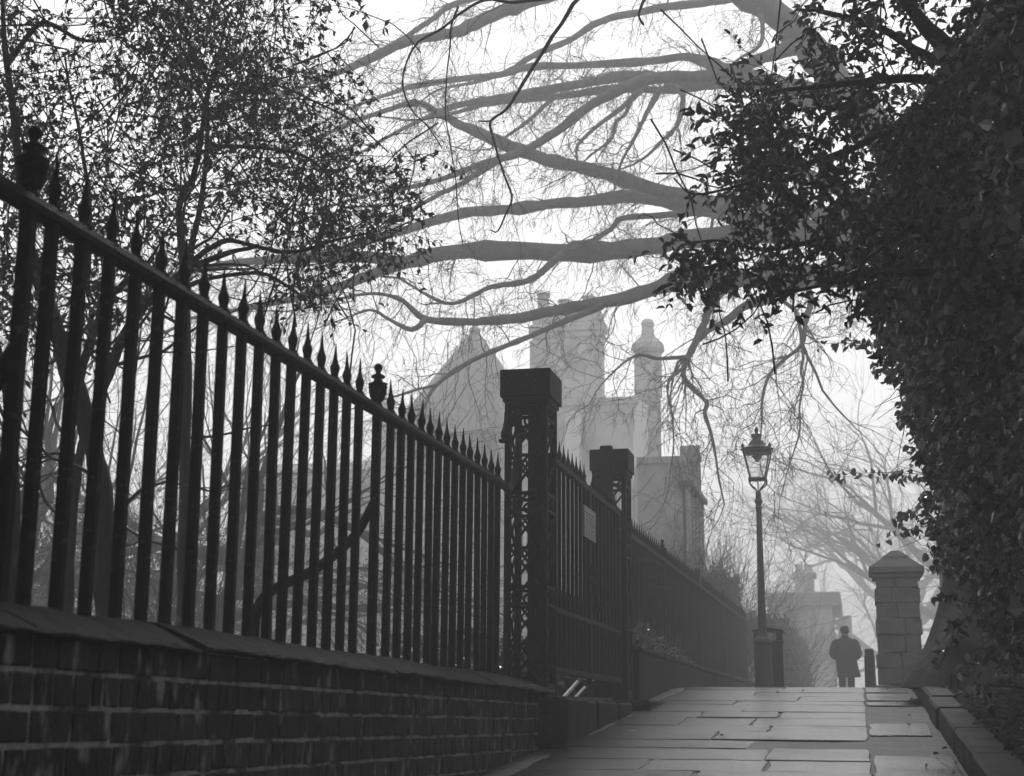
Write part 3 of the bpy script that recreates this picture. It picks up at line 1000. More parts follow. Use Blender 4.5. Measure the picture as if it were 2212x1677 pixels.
# ------------------------------------------------------------------ houses
H = 60 / 42.0
hs = thing('stone_house', (-10, 62, .25), 'tall stone house with pyramid-roofed turret and big chimneys looming in the fog', 'house')
def hx(x): return x * H
def hz(z): return z * H
q = MB()
q.prism([(hx(-10.2), 60), (hx(-5.29), 60), (hx(-7.4), 74), (hx(-10.2), 74)], 2, .2, hz(9.12))
q.box(hx(-10.1), hx(-5.28), 59.9, 59.999, hz(8.9), hz(9.1), .03)
q.box(hx(-10.1), hx(-5.28), 59.93, 59.999, hz(6.9), hz(7.05), .03)
q.build('wall', HOUSE, hs)
q = MB()
q.prism([(hx(-10.2), hz(9.121)), (hx(-7.0), hz(9.121)), (hx(-7.6), hz(9.5)), (hx(-10.2), hz(9.6))], 1, 63, 72)
q.build('roof', ROOF, hs)
q = MB(); q.lathe([(.2, 3.2), (hz(8.0), 3.2), (hz(8.05), 3.35), (hz(8.2), 3.35)], (hx(-10.95) * 1.055, 63.5, 0), 8, rot=PI / 8); tw = q.build('turret', HOUSE, hs)
q = MB(); q.lathe([(hz(8.2) + .002, 4.3), (hz(8.3), 4.2), (hz(9.6), 2.75), (hz(11.9), .26), (hz(12.08), .24), (hz(12.2), .05)], (hx(-10.93) * 1.055, 63.5, 0), 8, rot=PI / 8); q.build('turret_roof', ROOF, tw)
q = MB(); q.lathe([(0, .05), (1.6, .03), (1.7, .07), (1.85, .01)], (hx(-11.75) * 1.04, 62.5, hz(10.2)), 6); q.build('finial', ROOF, tw)
q = MB(); q.box(hx(-14.3), hx(-11.6), 61.5, 70, .2, hz(8.9)); q.build('side_wing', HOUSE, hs)
q = MB(); q.box(hx(-19.5), hx(-14.301), 63.5, 70, .2, hz(7.6)); q.build('side_wing', HOUSE, hs)
q = MB(); q.prism([(63.2, hz(7.601)), (70.3, hz(7.601)), (66.8, hz(8.3))], 0, hx(-19.7), hx(-14.31)); q.build('roof', ROOF, hs)
q = MB(); q.box(hx(-13.5), hx(-12.9), 64.5, 66, hz(8.9), hz(9.9), .05); q.build('chimney', HOUSE, hs)
# great chimney stack
q = MB()
q.box(hx(-9.21), hx(-7.03), 60.1, 60.9, hz(9.121), hz(11.0), .06)
q.box(hx(-9.16), hx(-6.98), 60.06, 60.94, hz(11.0), hz(11.18), .06)
q.box(hx(-9.22), hx(-6.92), 60.0, 61.0, hz(11.18), hz(11.45), .06)
q.box(hx(-9.12), hx(-7.04), 60.1, 60.9, hz(11.451), hz(11.82), .06)
cst = q.build('chimney', HOUSE, hs)
for xx, hh in ((-8.85, .95), (-8.2, .6), (-7.45, .7)):
    q = MB(); q.lathe([(0, .30), (.05, .33), (.3, .26), (hh - .1, .25), (hh - .06, .32), (hh, .30)], (hx(xx), 60.5, hz(11.821)), 10); q.build('chimney_pot', HOUSE, cst)
# slender octagonal chimney
q = MB()
q.box(hx(-6.07), hx(-5.30), 60.1, 60.8, hz(9.121), hz(10.45), .08)
c_ = (hx(-5.685), 60.5, 0)
q.lathe([(hz(10.45), .58), (hz(10.56), .72), (hz(10.72), .70), (hz(10.95), .36), (hz(11.02), .29)], c_, 8, rot=PI / 8)
cs2 = q.build('chimney', HOUSE, hs)
q = MB(); q.lathe([(hz(11.021), .29), (hz(11.1), .27), (hz(11.3), .26), (hz(11.38), .30), (hz(11.48), .23), (hz(11.52), .11)], c_, 8, rot=PI / 8); q.build('chimney_pot', HOUSE, cs2)
# pale tapered panels on the front, and dim windows
for x0, x1, z0, z1 in ((-8.08, -7.62, 3.0, 8.72), (-6.05, -5.66, 2.5, 8.97)):
    q = MB(); q.prism([(hx(x0) - .26, hz(z0)), (hx(x1) - .07, hz(z0)), (hx(x1), hz(z1) - .17), ((hx(x0) + hx(x1)) / 2, hz(z1)), (hx(x0), hz(z1) - .17)], 1, 59.75, 59.998)
    q.build('pale_panel', HOUSEP, hs)
for x0, x1, z0, z1 in ((-7.25, -6.6, 4.6, 6.4), (-9.6, -9.0, 4.6, 6.4)):
    q = MB(); q.box(hx(x0), hx(x1), 59.96, 59.997, hz(z0), hz(z1)); wi = q.build('window', WINGLASS, hs)
    q = MB(); q.box(hx(x0) - .15, hx(x1) + .15, 59.85, 59.957, hz(z0) - .25, hz(z0) - .02); q.box((hx(x0) + hx(x1)) / 2 - .06, (hx(x0) + hx(x1)) / 2 + .06, 59.9, 59.957, hz(z0), hz(z1)); q.build('frame', HOUSEP, wi)
# the lane house: a lower wing beside the lane with a glazed bay
lh = thing('lane_house', (-4.6, 38, .25), 'lower pale lane-side house with a dark glazed bay beyond the far railing', 'house')
sW = 36.6
a = at(1427, 988, sW); b = at(1513, 985, sW); c = at(1468, 975, sW)
q = MB(); q.prism([(a[0] - .6, sW), (b[0], sW), (b[0] - 1.3, 42.5), (a[0] - 1.6, 42.5)], 2, .2, a[2]); q.box(a[0] - .6, b[0] + .03, sW - .05, sW - .001, a[2] - .16, a[2] + .01); q.build('wall', HOUSE, lh)
q = MB(); q.prism([(c[0], sW + .02), (b[0] - .01, sW + .02), (b[0] - .24, sW + 1.0), (c[0], sW + 1.0)], 2, a[2] + .011, c[2] + .14); q.build('chimney', HOUSE, lh)
y0b = 33.4; y1b = 36.54
zt_, zb_ = at(1486, 1046, y0b)[2], at(1486, 1235, y0b)[2]
bx_ = at(1490, 1046, y0b)[0]; bxl = at(1474, 1046, y0b)[0]
q = MB(); q.box(bxl, bx_, y0b, y1b, .2, zb_, .01); q.box(bxl, bx_ - .10, y0b, y1b, zb_ + .001, zt_ - .05); bay = q.build('bay', TIMBER, lh)
q = MB(); q.box(bxl - .1, bx_ + .10, y0b - .12, y1b - .002, zt_ - .05, zt_ + .07, .01); q.build('bay_roof', TIMBER, bay)
for t in np.linspace(0, 1, 5):
    yy_ = y0b + .06 + (y1b - y0b - .12) * t; q = MB(); q.box(bx_ - .099, bx_, yy_ - .06, yy_ + .06, zb_ + .001, zt_ - .051); q.build('mullion', HOUSE, bay)
q = MB(); q.box(bx_ - .098, bx_ - .06, y0b + .121, y1b - .121, zb_ + .002, zt_ - .052); q.build('pane', WINGLASS, bay)
q = MB(); q.box(bxl - .03, bx_ + .05, y0b - .04, y1b - .001, zb_ - .12, zb_ - .001, .01); q.build('sill', HOUSEP, bay)

hf = thing('distant_house', (-3, 72, .25), 'faint distant house with a two-pot chimney beyond the end of the hedge', 'house')
YF = 70.0
def bxf(x0, x1, y0, y1, dep, yoff=0.0):
    a = at(x0, y0, YF); b = at(x1, y1, YF)
    return (a[0], b[0], YF + yoff, YF + yoff + dep, b[2], a[2])
q = MB(); q.box(*bxf(1660, 1806, 1292, 1560, 8)); q.build('wall', HOUSE, hf)
q = MB()
a = at(1655, 1300, YF); b = at(1815, 1279, YF)
q.box(a[0], b[0], YF - .3, YF + 8.3, a[2] - .25, b[2], .05); rf = q.build('roof', ROOF, hf)
q = MB(); q.box(*bxf(1712, 1756, 1232, 1279.5, 1.2, 2), .05); q.box(*bxf(1708, 1760, 1228, 1238, 1.4, 1.9), .03)
cc = q.build('chimney', HOUSE, rf)
for x in (1722, 1743):
    p_ = at(x, 1228, YF); q = MB(); q.lathe([(0, .2), (.3, .17), (.42, .2)], (p_[0], YF + 2.6, p_[2]), 8); q.build('chimney_pot', HOUSE, cc)
q = MB(); q.box(*bxf(1806.5, 1848, 1318, 1560, 5, 4)); q.build('outbuilding', HOUSE, hf)

# ------------------------------------------------------------------ trees
def tree_from(name, loc, label, limbs, depth_twig, bark, twigmat, group=None, sides=8):
    """limbs: list of (points, radii); thick ones make the trunk mesh"""


def sight(path, Y0, Y1=None, scale=None):
    """a sighted limb: (x, y, half width in picture units) -> points and radii, its distance running from Y0 to Y1"""
    Y1 = Y0 if Y1 is None else Y1
    n = len(path); P = []; R_ = []
    for i, (x, y, w) in enumerate(path):
        Y = Y0 + (Y1 - Y0) * i / max(1, n - 1)
        p = at(x, y, Y); P.append(p); R_.append(w * np.linalg.norm(p) / F)
    return np.array(P), np.array(R_)


BY0 = 23.0
limbs_px = [
    ([(2080, 590, 30), (1900, 540, 28), (1700, 503, 25), (1500, 515, 23), (1400, 533, 21), (1230, 545, 20), (1080, 541, 20), (960, 548, 17), (860, 572, 14), (780, 602, 11), (700, 630, 9), (600, 652, 7), (500, 672, 5), (400, 690, 4)], 23, 20.5),
    ([(880, 566, 10), (800, 556, 13), (700, 556, 12), (600, 560, 10), (500, 570, 8), (400, 588, 5), (320, 600, 4)], 20.8, 22),
    ([(2080, 520, 32), (1900, 480, 28), (1700, 470, 24), (1560, 450, 28), (1480, 440, 22), (1380, 425, 15), (1250, 437, 13), (1160, 445, 12), (1080, 455, 11), (1000, 460, 12), (900, 490, 10), (800, 520, 7), (700, 545, 5), (600, 560, 4)], 23, 25),
    ([(1540, 447, 20), (1480, 425, 16), (1400, 405, 15), (1290, 370, 14), (1200, 350, 14), (1120, 325, 15), (1050, 295, 13), (985, 265, 10), (940, 240, 8), (895, 222, 7), (830, 240, 6), (760, 265, 5), (680, 300, 4), (600, 330, 3)], 23, 21),
    ([(1745, 92, 20), (1650, 125, 13), (1560, 160, 12), (1430, 168, 13), (1350, 188, 13), (1280, 226, 11), (1200, 285, 10), (1130, 328, 9), (1040, 355, 7), (960, 385, 6), (900, 402, 5), (800, 420, 4), (700, 450, 3)], 22, 20.5),
    ([(1080, 345, 7), (1000, 395, 6), (940, 425, 5), (880, 460, 4), (820, 500, 3)], 20.8, 20),
    ([(2060, 600, 44), (1980, 420, 40), (1880, 262, 37), (1800, 165, 35), (1738, 92, 33), (1685, 42, 31), (1600, -22, 30), (1520, -80, 26)], 23, 22),
    ([(1830, 225, 28), (1720, 195, 24), (1640, 175, 20), (1560, 150, 14), (1490, 124, 9), (1400, 133, 9), (1280, 140, 8), (1150, 145, 8), (1090, 160, 7), (1000, 170, 7), (900, 185, 6), (820, 210, 4), (740, 240, 3)], 23, 26),
    ([(1830, 225, 26), (1740, 210, 22), (1640, 180, 20), (1560, 182, 15), (1450, 172, 12), (1350, 165, 12), (1250, 182, 10), (1150, 200, 10), (1080, 212, 9), (1000, 225, 7), (930, 250, 5), (850, 290, 4), (780, 330, 3)], 23, 24.5),
    ([(1560, 180, 9), (1450, 195, 8), (1330, 192, 9), (1230, 206, 8), (1130, 215, 8), (1040, 227, 6), (980, 245, 4), (900, 260, 3)], 23.5, 25),
    ([(1700, -30, 10), (1620, -10, 9), (1540, 5, 8), (1450, 14, 9), (1380, 27, 8), (1300, 45, 8), (1230, 87, 7), (1150, 122, 7), (1100, 152, 6), (1040, 175, 4), (960, 190, 3)], 24, 27),
    ([(1420, -90, 20), (1300, -50, 17), (1180, -8, 15), (1110, 15, 15), (1050, 40, 14), (1000, 65, 13), (960, 75, 12), (870, 95, 10), (800, 130, 8), (750, 150, 7), (680, 175, 5), (600, 210, 4), (520, 230, 3)], 23, 20),
    ([(1600, -60, 14), (1300, -40, 9), (1100, -20, 8), (980, 10, 7), (930, 45, 6), (860, 90, 5), (800, 120, 4), (720, 160, 3)], 24, 22),
    ([(2080, 680, 30), (1950, 625, 28), (1850, 600, 27), (1700, 600, 25), (1560, 600, 21), (1470, 605, 18), (1380, 635, 16), (1300, 655, 14), (1220, 667, 13), (1160, 680, 12), (1080, 692, 10), (1010, 695, 9), (920, 690, 8), (870, 650, 5), (820, 635, 4), (760, 640, 3), (680, 660, 2)], 23, 19),
    ([(920, 690, 7), (890, 712, 6), (840, 690, 4), (800, 670, 3), (740, 690, 2)], 19.6, 19),
    ([(1300, 662, 9), (1230, 690, 7), (1150, 725, 6), (1080, 752, 5.5), (1000, 790, 5.5), (940, 835, 5), (915, 880, 4), (890, 910, 3), (850, 940, 2)], 20.8, 17.5),
    ([(945, 832, 4), (900, 842, 3), (860, 855, 3), (800, 872, 2), (740, 890, 1.5)], 18, 17),
    ([(1850, 560, 14), (1824, 573, 11), (1751, 611, 8.5), (1752, 650, 6.5), (1740, 700, 5.5), (1732, 745, 4.5), (1690, 780, 4), (1662, 810, 3.8), (1647, 860, 3.2), (1645, 920, 2), (1640, 980, 1.5)], 22.5, 20),
    ([(1733, 745, 4), (1735, 775, 3.5), (1730, 800, 3.2), (1735, 830, 3), (1727, 880, 2.6), (1728, 930, 2.2), (1715, 975, 1.6), (1700, 1020, 1.3)], 21.2, 20.4),
    ([(1660, 560, 13), (1600, 610, 11), (1560, 630, 10), (1535, 665, 9), (1518, 705, 8.5), (1500, 745, 7.5), (1476, 795, 6.5), (1484, 827, 5.5), (1525, 868, 5), (1522, 892, 4.6), (1536, 936, 3.8), (1546, 986, 3), (1552, 1030, 2.2), (1565, 1090, 1.6)], 22.5, 19.5),
    ([(1700, 630, 10), (1650, 650, 10), (1610, 660, 9), (1570, 692, 8), (1530, 715, 6), (1512, 735, 5)], 22.5, 21.5),
    ([(1476, 795, 4.5), (1455, 812, 3.6), (1441, 838, 2.8), (1452, 900, 2.3), (1455, 960, 1.7), (1448, 1020, 1.3)], 20.9, 20),
    ([(1484, 771, 5), (1420, 775, 4.2), (1380, 767, 3.2), (1340, 790, 2.4), (1300, 830, 1.8)], 21, 19.5),
    ([(1690, 650, 4.5), (1718, 672, 4.2), (1727, 705, 4), (1732, 740, 4)], 22, 21.3),
    ([(1440, 185, 8), (1464, 189, 6.5), (1476, 212, 6.3), (1468, 255, 5.4), (1454, 283, 5), (1430, 305, 4.2), (1400, 335, 3.2), (1370, 355, 2.3)], 23.2, 22),
    ([(1425, 195, 8), (1402, 235, 5.6), (1385, 270, 4.6), (1365, 310, 4.2), (1345, 345, 3.2), (1330, 390, 2.2), (1325, 430, 1.6)], 23, 22),
    ([(1390, 190, 7.5), (1340, 235, 5.6), (1300, 265, 4.6), (1270, 290, 4.2), (1250, 312, 3.8), (1245, 332, 3), (1250, 360, 2.2)], 23, 21.8),
    ([(1370, 200, 5), (1352, 245, 4), (1330, 265, 3.6), (1322, 300, 3), (1290, 325, 2.6), (1260, 350, 2)], 23, 22.5),
    ([(1190, 215, 5), (1160, 245, 4.5), (1130, 270, 4), (1095, 295, 3.5), (1070, 315, 2.5)], 24, 23),
    ([(1560, 440, 9), (1500, 460, 8), (1430, 465, 7), (1345, 472, 6.5), (1320, 495, 6), (1280, 520, 5)], 23.2, 22),
    ([(1640, 20, 7), (1648, 60, 5), (1640, 100, 4), (1600, 125, 3), (1570, 150, 2.5)], 22, 21.5),
    ([(1660, 235, 6), (1692, 270, 6), (1690, 330, 5), (1650, 360, 4), (1590, 345, 3), (1540, 350, 2.4), (1500, 365, 2)], 23, 22.5),
    ([(1980, 420, 16), (1880, 440, 13), (1780, 395, 11), (1690, 345, 8), (1640, 360, 7), (1585, 420, 6), (1545, 460, 4), (1530, 540, 3)], 22.5, 21.5),
    ([(1215, 548, 9), (1185, 575, 8), (1155, 600, 7), (1120, 612, 7), (1060, 620, 6), (1020, 640, 5), (960, 655, 4), (860, 600, 3)], 21.3, 20.3),
]
beech = thing('beech_tree', tuple(at(2085, 1500, 32.9)), 'big grey bare beech with long limbs arching across the lane from behind the ivy', 'tree')
bt = MB()
tb = at(2095, 1540, 32.9)
tk = [tb, tb + (-.02, 0, .35), at(2092, 1350, 32.8), at(2088, 1000, 32.7), at(2084, 750, 32.7), at(2075, 600, 32.7), at(2040, 500, 32.7)]
p, rr = smooth_path(tk, [.9, .7, .6, .56, .54, .5, .42], 4, .03)
bt.tube(p, rr, 14)
tw = Twigs(3)
R1 = np.random.default_rng(21)
for path, Y0, Y1 in limbs_px:
    P, Rr = sight(path, Y0 * 1.42, Y1 * 1.42)
    Rr = Rr * .96
    p, rr = smooth_path(P, Rr, 4, .07, R1)
    # knobs and burrs along older limbs
    for i in range(1, len(rr) - 1):
        if R1.random() < .10: rr[i] *= R1.uniform(1.1, 1.28)
    bt.tube(p, rr, 9 if rr[0] > .04 else 6)
    # side shoots
    seg = np.linalg.norm(np.diff(p, axis=0), axis=1); cum = np.concatenate([[0], np.cumsum(seg)])
    tot = cum[-1]
    k = int(tot / .26)
    for j in range(k):
        s = R1.uniform(.12, 1) * tot
        i = min(len(p) - 2, int(np.searchsorted(cum, s)) - 1); i = max(i, 0)
        pos = p[i] + (p[i + 1] - p[i]) * ((s - cum[i]) / (seg[i] + 1e-9))
        t = norm(p[i + 1] - p[i])
        side = R1.normal(0, 1, 3); side -= t * side.dot(t); side /= np.linalg.norm(side)
        thin = rr[i] < .07
        d = t * R1.uniform(.2, .9) + side * .8 + np.array([0, 0, -.35 if R1.random() < .75 else .5])
        Lh = R1.uniform(.5, 1.45) * (1.0 if thin else .85)
        r_s = min(rr[i] * .5, R1.uniform(.010, .02))
        o = []
        grow(o, pos, d, Lh, r_s, 3 if R1.random() < .55 else 2, R1, .24, -.07, 3, 5, .75, .0052, lr=(.45, .8))
        for pp, rd, lev in o: tw.add(pp, rd)
    o = []
    grow(o, p[-1], norm(p[-1] - p[-3]), R1.uniform(1.1, 2.1), max(rr[-1], .008), 3, R1, .2, -.03, 3, 5, .6, .0052)
    for pp, rd, lev in o: tw.add(pp, rd)
bt.build('trunk', BEECH, beech, True)
tw.build('crown', BEECH, beech)

# the dark thin branch that hangs in from above, nearer
hb_ = [
    ([(470, -260, 9), (700, -200, 8), (950, -120, 7), (1120, -60, 6), (1250, -20, 5.5), (1238, 10, 4.6), (1180, 100, 4.2), (1130, 180, 3.8), (1095, 235, 3.4), (1060, 262, 3.0), (1066, 300, 2.8), (1080, 350, 2.6), (1095, 395, 2.4), (1106, 428, 2.2), (1092, 465, 2), (1075, 500, 1.7), (1060, 497, 1.3)], 11.5, 10.5),
    ([(1250, -15, 4), (1180, -2, 3.6), (1110, 5, 3.4), (1050, 0, 3.2), (1000, 25, 3), (950, 65, 2.7), (905, 90, 2.4), (880, 130, 2.2), (870, 175, 2), (878, 215, 1.8), (895, 245, 1.6), (925, 275, 1.4), (955, 320, 1.2)], 11, 10.5),
    ([(990, 15, 2.4), (975, 55, 1.9), (972, 100, 1.7), (965, 170, 1.6), (962, 240, 1.5), (970, 300, 1.4), (985, 390, 1.3), (990, 470, 1.1), (1000, 530, .9)], 10.8, 10.5),
    ([(1420, -60, 4), (1395, -10, 3.4), (1380, 33, 2.6), (1390, 52, 2.4), (1383, 45, 2)], 11, 10.8),
    ([(1060, 262, 2), (1048, 262, 1.6), (1033, 261, 1.2)], 10.6, 10.5),
]

# ------------------------------------------------------------------ two small-leaved evergreens behind the near railing
def in_poly(x, y, poly):
    inside = False; j = len(poly) - 1
    for i in range(len(poly)):
        xi, yi = poly[i]; xj, yj = poly[j]
        if (yi > y) != (yj > y) and x < (xj - xi) * (y - yi) / (yj - yi) + xi: inside = not inside
        j = i
    return inside


def shoots(poly, n, Yr, R, L=(.25, .5), nl=12, size=.035, droop=-.25, clump=None, left=0.0):
    """leafy shoots filling a crown: returns leaf positions, axes, sizes and the shoot lines"""
    xs_ = [p[0] for p in poly]; ys_ = [p[1] for p in poly]
    pos = []; ax = []; sz = []; lines = []
    c = 0; tries = 0
    while c < n and tries < n * 60:
        tries += 1
        x = R.uniform(min(xs_), max(xs_)); y = R.uniform(min(ys_), max(ys_))
        if not in_poly(x, y, poly): continue
        Y = R.uniform(*Yr)
        p = at(x, y, Y)
        if clump is not None:
            # open gaps and dense masses come from a lumpy field in space
            g = math.sin(p[0] * clump + 1.3) * math.sin(p[1] * clump * .8 + .4) * math.sin(p[2] * clump * 1.1 + 2.2) + .5 * math.sin(p[0] * clump * 2.3 + p[2] * 2.9)
            if R.random() > .55 + .75 * g: continue
        c += 1
        d = R.normal(0, 1, 3); d[2] += droop * 3; d[0] -= left; d /= np.linalg.norm(d)
        ln = R.uniform(*L); k = 5
        pts = [p]
        for i in range(k):
            d = d + R.normal(0, .18, 3) + np.array([0, 0, droop * .35]); d /= np.linalg.norm(d)
            pts.append(pts[-1] + d * ln / k)
        pts = np.array(pts); lines.append(pts)
        m_ = R.integers(int(nl * .6), nl + 1)
        for i in range(m_):
            t = R.uniform(.1, 1) * k; a = min(k - 1, int(t)); q_ = pts[a] + (pts[a + 1] - pts[a]) * (t - a)
            dd = norm(pts[a + 1] - pts[a]) * .7 + R.normal(0, .75, 3)
            pos.append(q_); ax.append(dd); sz.append(size * R.uniform(.6, 1.25))
    return np.array(pos), np.array(ax), np.array(sz), lines


def leafy_tree(name, base, label, stems, polys, leafmat, bark, Yr, size, seed, group=None, droop=-.25, nl=12, L=(.25, .5), clump=1.9, width=.5, full=False, left=0.0, fill=1.0, more=None, high=()):
    R = np.random.default_rng(seed)
    t = thing(name, tuple(base), label, 'tree', group)
    tb_ = MB(); cr = Twigs(3)
    tips = []
    for path, Y0, Y1 in stems:
        P, Rr = sight(path, Y0, Y1)
        p, rr = smooth_path(P, Rr, 4, .08, R)
        tb_.tube(p, rr, 10 if rr[0] > .03 else 6)
        for i in range(2, len(p) - 1):
            if R.random() < .3 * fill and p[i][2] > .9:
                d = R.normal(0, 1, 3); d[2] = abs(d[2]) * .6
                o = []
                grow(o, p[i], d, R.uniform(.5, 1.1), min(rr[i] * .45, .014), 2, R, .2, .02, 3, 5, .7, .002)
                for pp, rd, lev in o: cr.add(pp, rd)
    if more:
        for path, Y0, Y1 in more:
            P, Rr = sight(path, Y0, Y1)
            p, rr = smooth_path(P, Rr, 4, .15, R); tb_.tube(p, rr, 6)
            for i in range(6, len(p) - 1):
                if R.random() < .25:
                    o = []; d = norm(p[i + 1] - p[i]) + R.normal(0, .5, 3) + np.array([0, 0, -.5])
                    grow(o, p[i], d, R.uniform(.12, .5), .003, 1, R, .2, -.06, 2, 5, .6, .0018)
                    for pp, rd, lev in o: cr.add(pp, rd)
    pos = []; ax = []; sz = []
    for poly, n in polys:
        a, b, c, ln = shoots(poly, n, Yr, R, L, nl, size, droop, clump, left)
        pos.append(a); ax.append(b); sz.append(c)
        for l in ln:
            cr.add(l, np.linspace(.0032, .0016, len(l)))
            if R.random() < .15:   # older wood behind the leaves
                d = R.normal(0, 1, 3); d[2] -= .3; d /= np.linalg.norm(d)
                q_ = [l[0]]
                for i in range(5):
                    d = d + R.normal(0, .2, 3); d /= np.linalg.norm(d); q_.append(q_[-1] + d * .16)
                cr.add(np.array(q_), np.linspace(.004, .007, 6))
    for poly, n in high:    # crown carried on out of frame, added to shade the near lane
        a, b, c, ln = shoots(poly, n, (Yr[0] - .5, Yr[1]), R, (.35, .7), 16, size * 1.3, droop, None, left)
        pos.append(a); ax.append(b); sz.append(c)
    tb_.build('trunk', bark, t, True)
    cb = cr.build('branches', TWIG, t)
    leaves('crown', np.concatenate(pos), np.concatenate(ax), np.concatenate(sz), leafmat, t, width, full, R)
    return t


stemsA = [
    ([(232, 1420, 30), (228, 1330, 22), (225, 1200, 20), (222, 1060, 22), (205, 980, 19), (180, 900, 20), (150, 800, 23), (125, 720, 18), (95, 640, 15), (70, 560, 12), (52, 480, 10), (35, 300, 8), (12, 120, 6), (5, 0, 4)], 7.6, 7.2),
    ([(140, 1420, 14), (150, 1250, 10), (157, 1120, 9), (168, 1010, 10), (191, 912, 9), (234, 813, 10), (262, 738, 11), (312, 660, 11), (330, 643, 10), (395, 590, 9), (470, 555, 6), (560, 530, 4)], 7.8, 8.3),
    ([(20, 1430, 18), (22, 1330, 16), (28, 1180, 14), (30, 1050, 13), (20, 900, 11), (5, 800, 9), (-30, 650, 8)], 7.0, 6.8),
    ([(165, 850, 9), (185, 770, 9), (210, 700, 8), (240, 640, 7), (300, 590, 6), (360, 570, 4)], 7.4, 7.8),
    ([(15, 140, 6), (75, 60, 5), (110, 52, 4.5), (170, 85, 4), (230, 90, 3)], 7.2, 7.4),
    ([(190, 640, 4), (195, 450, 4), (180, 340, 3.5), (165, 250, 3), (150, 190, 2.5), (140, 120, 2)], 7.6, 7.6),
]
polyA = [(-60, -60), (380, -60), (400, 200), (360, 420), (330, 600), (230, 640), (60, 690), (-60, 700)]
polyA2 = [(-60, 640), (340, 560), (330, 700), (180, 800), (0, 900), (-60, 900)]
leafy_tree('evergreen_tree', at(228, 1420, 7.6), 'twisted-trunk small-leaved evergreen behind the left end of the urn-topped railing', stemsA, [(polyA, 720), (polyA2, 26)], SMALL, BARK, (6.4, 9.2), .05, 5, 'small-leaved evergreens behind the railing', high=[([(-500, -900), (330, -900), (380, -60), (-500, -60)], 420), ([(-900, -700), (-60, -700), (-60, 900), (-900, 900)], 480)])

stemsB = [
    ([(392, 1450, 15), (396, 1250, 13), (400, 1000, 12), (402, 800, 12), (400, 640, 11), (398, 590, 10), (392, 520, 8), (386, 453, 7), (400, 410, 6.5), (418, 382, 6), (430, 330, 6), (436, 283, 5.5), (446, 212, 5), (452, 185, 4.5), (430, 140, 3.5), (400, 80, 3), (388, 60, 3), (386, 0, 2.4)], 8.8, 8.4),
    ([(402, 600, 9), (414, 531, 7), (428, 470, 6), (439, 407, 5.5), (447, 312, 5), (447, 248, 4.6), (452, 191, 4), (470, 140, 3), (480, 80, 2.4), (500, 20, 2)], 8.8, 8.6),
    ([(447, 314, 4.4), (490, 316, 4.2), (530, 318, 4.2), (590, 322, 4), (640, 332, 3.6), (680, 352, 3.2), (710, 380, 2.8), (735, 425, 2.2), (760, 490, 1.6)], 8.6, 8.3),
    ([(405, 575, 7), (440, 545, 6), (490, 520, 5.5), (550, 532, 5), (610, 545, 4.6), (660, 540, 4), (720, 520, 3), (790, 505, 2)], 8.7, 8.2),
    ([(400, 620, 6), (460, 600, 4.5), (560, 590, 4), (615, 615, 3.6), (650, 640, 3), (665, 665, 2)], 8.7, 8.2),
    ([(452, 190, 3.5), (520, 180, 3), (600, 185, 2.6), (680, 220, 2.4), (760, 260, 2), (840, 330, 1.6)], 8.5, 8.8),
    ([(660, 345, 2.6), (640, 430, 2.4), (620, 520, 2.2), (590, 620, 2), (560, 720, 1.6)], 8.4, 8.4),
]
polyB = [(360, -60), (740, -60), (790, 60), (800, 180), (860, 260), (960, 330), (940, 400), (930, 480), (880, 540), (800, 530), (720, 560), (600, 560), (520, 500), (400, 560), (330, 560)]
polyB2 = [(600, 560), (720, 555), (690, 660), (640, 670), (590, 640)]
polyB3 = [(420, -60), (760, -60), (720, 340), (400, 360)]
leafy_tree('evergreen_tree', at(392, 1450, 8.8), 'slim twin-stemmed small-leaved evergreen behind the middle of the urn-topped railing', stemsB, [(polyB, 720), (polyB2, 26), (polyB3, 120)], SMALL, BARK, (7.6, 10.6), .052, 6, 'small-leaved evergreens behind the railing', more=hb_, high=[([(340, -900), (800, -800), (760, -60), (360, -60)], 380)])

# ------------------------------------------------------------------ holly overhanging from the right
stemsH = [
    ([(2420, 1640, 60), (2400, 1300, 52), (2370, 900, 46), (2330, 600, 40), (2280, 400, 34), (2200, 250, 26), (2100, 150, 20), (2000, 60, 16), (1940, -40, 12)], 9.2, 9.0),
    ([(2340, 620, 26), (2200, 560, 18), (2080, 480, 13), (1960, 430, 10), (1860, 470, 8), (1760, 520, 6), (1650, 540, 4), (1550, 520, 3), (1470, 530, 2)], 9.1, 8.4),
    ([(2300, 430, 24), (2180, 330, 16), (2060, 280, 12), (1940, 280, 9), (1820, 330, 7), (1720, 360, 5), (1600, 400, 3.5), (1500, 420, 2.4), (1455, 385, 1.8)], 9.1, 8.2),
    ([(2200, 250, 15), (2080, 190, 11), (1960, 170, 9), (1840, 180, 7), (1740, 190, 5), (1660, 200, 3.5), (1610, 230, 2.4)], 9, 8.6),
    ([(2100, 150, 12), (2000, 120, 9), (1900, 60, 7), (1800, 30, 5), (1720, 20, 3)], 9, 9.2),
    ([(2340, 650, 22), (2220, 640, 14), (2100, 600, 11), (1980, 590, 8), (1860, 600, 6), (1760, 620, 4), (1680, 640, 2.6), (1660, 660, 2)], 9.1, 8.3),
    ([(2080, 330, 8), (2040, 400, 7), (1980, 480, 6), (1900, 540, 4), (1820, 600, 3)], 8.8, 8.4),
]
pH_dense = [(1960, -60), (2280, -60), (2280, 720), (2080, 720), (2020, 600), (1990, 400), (1900, 330), (1860, 200), (1900, 80)]
pH_mid = [(1700, -40), (1960, -60), (1900, 240), (2020, 560), (1900, 640), (1800, 600), (1700, 650), (1640, 620), (1560, 600), (1540, 500), (1620, 450), (1660, 380), (1630, 300), (1640, 200), (1700, 140), (1780, 100), (1720, 60)]
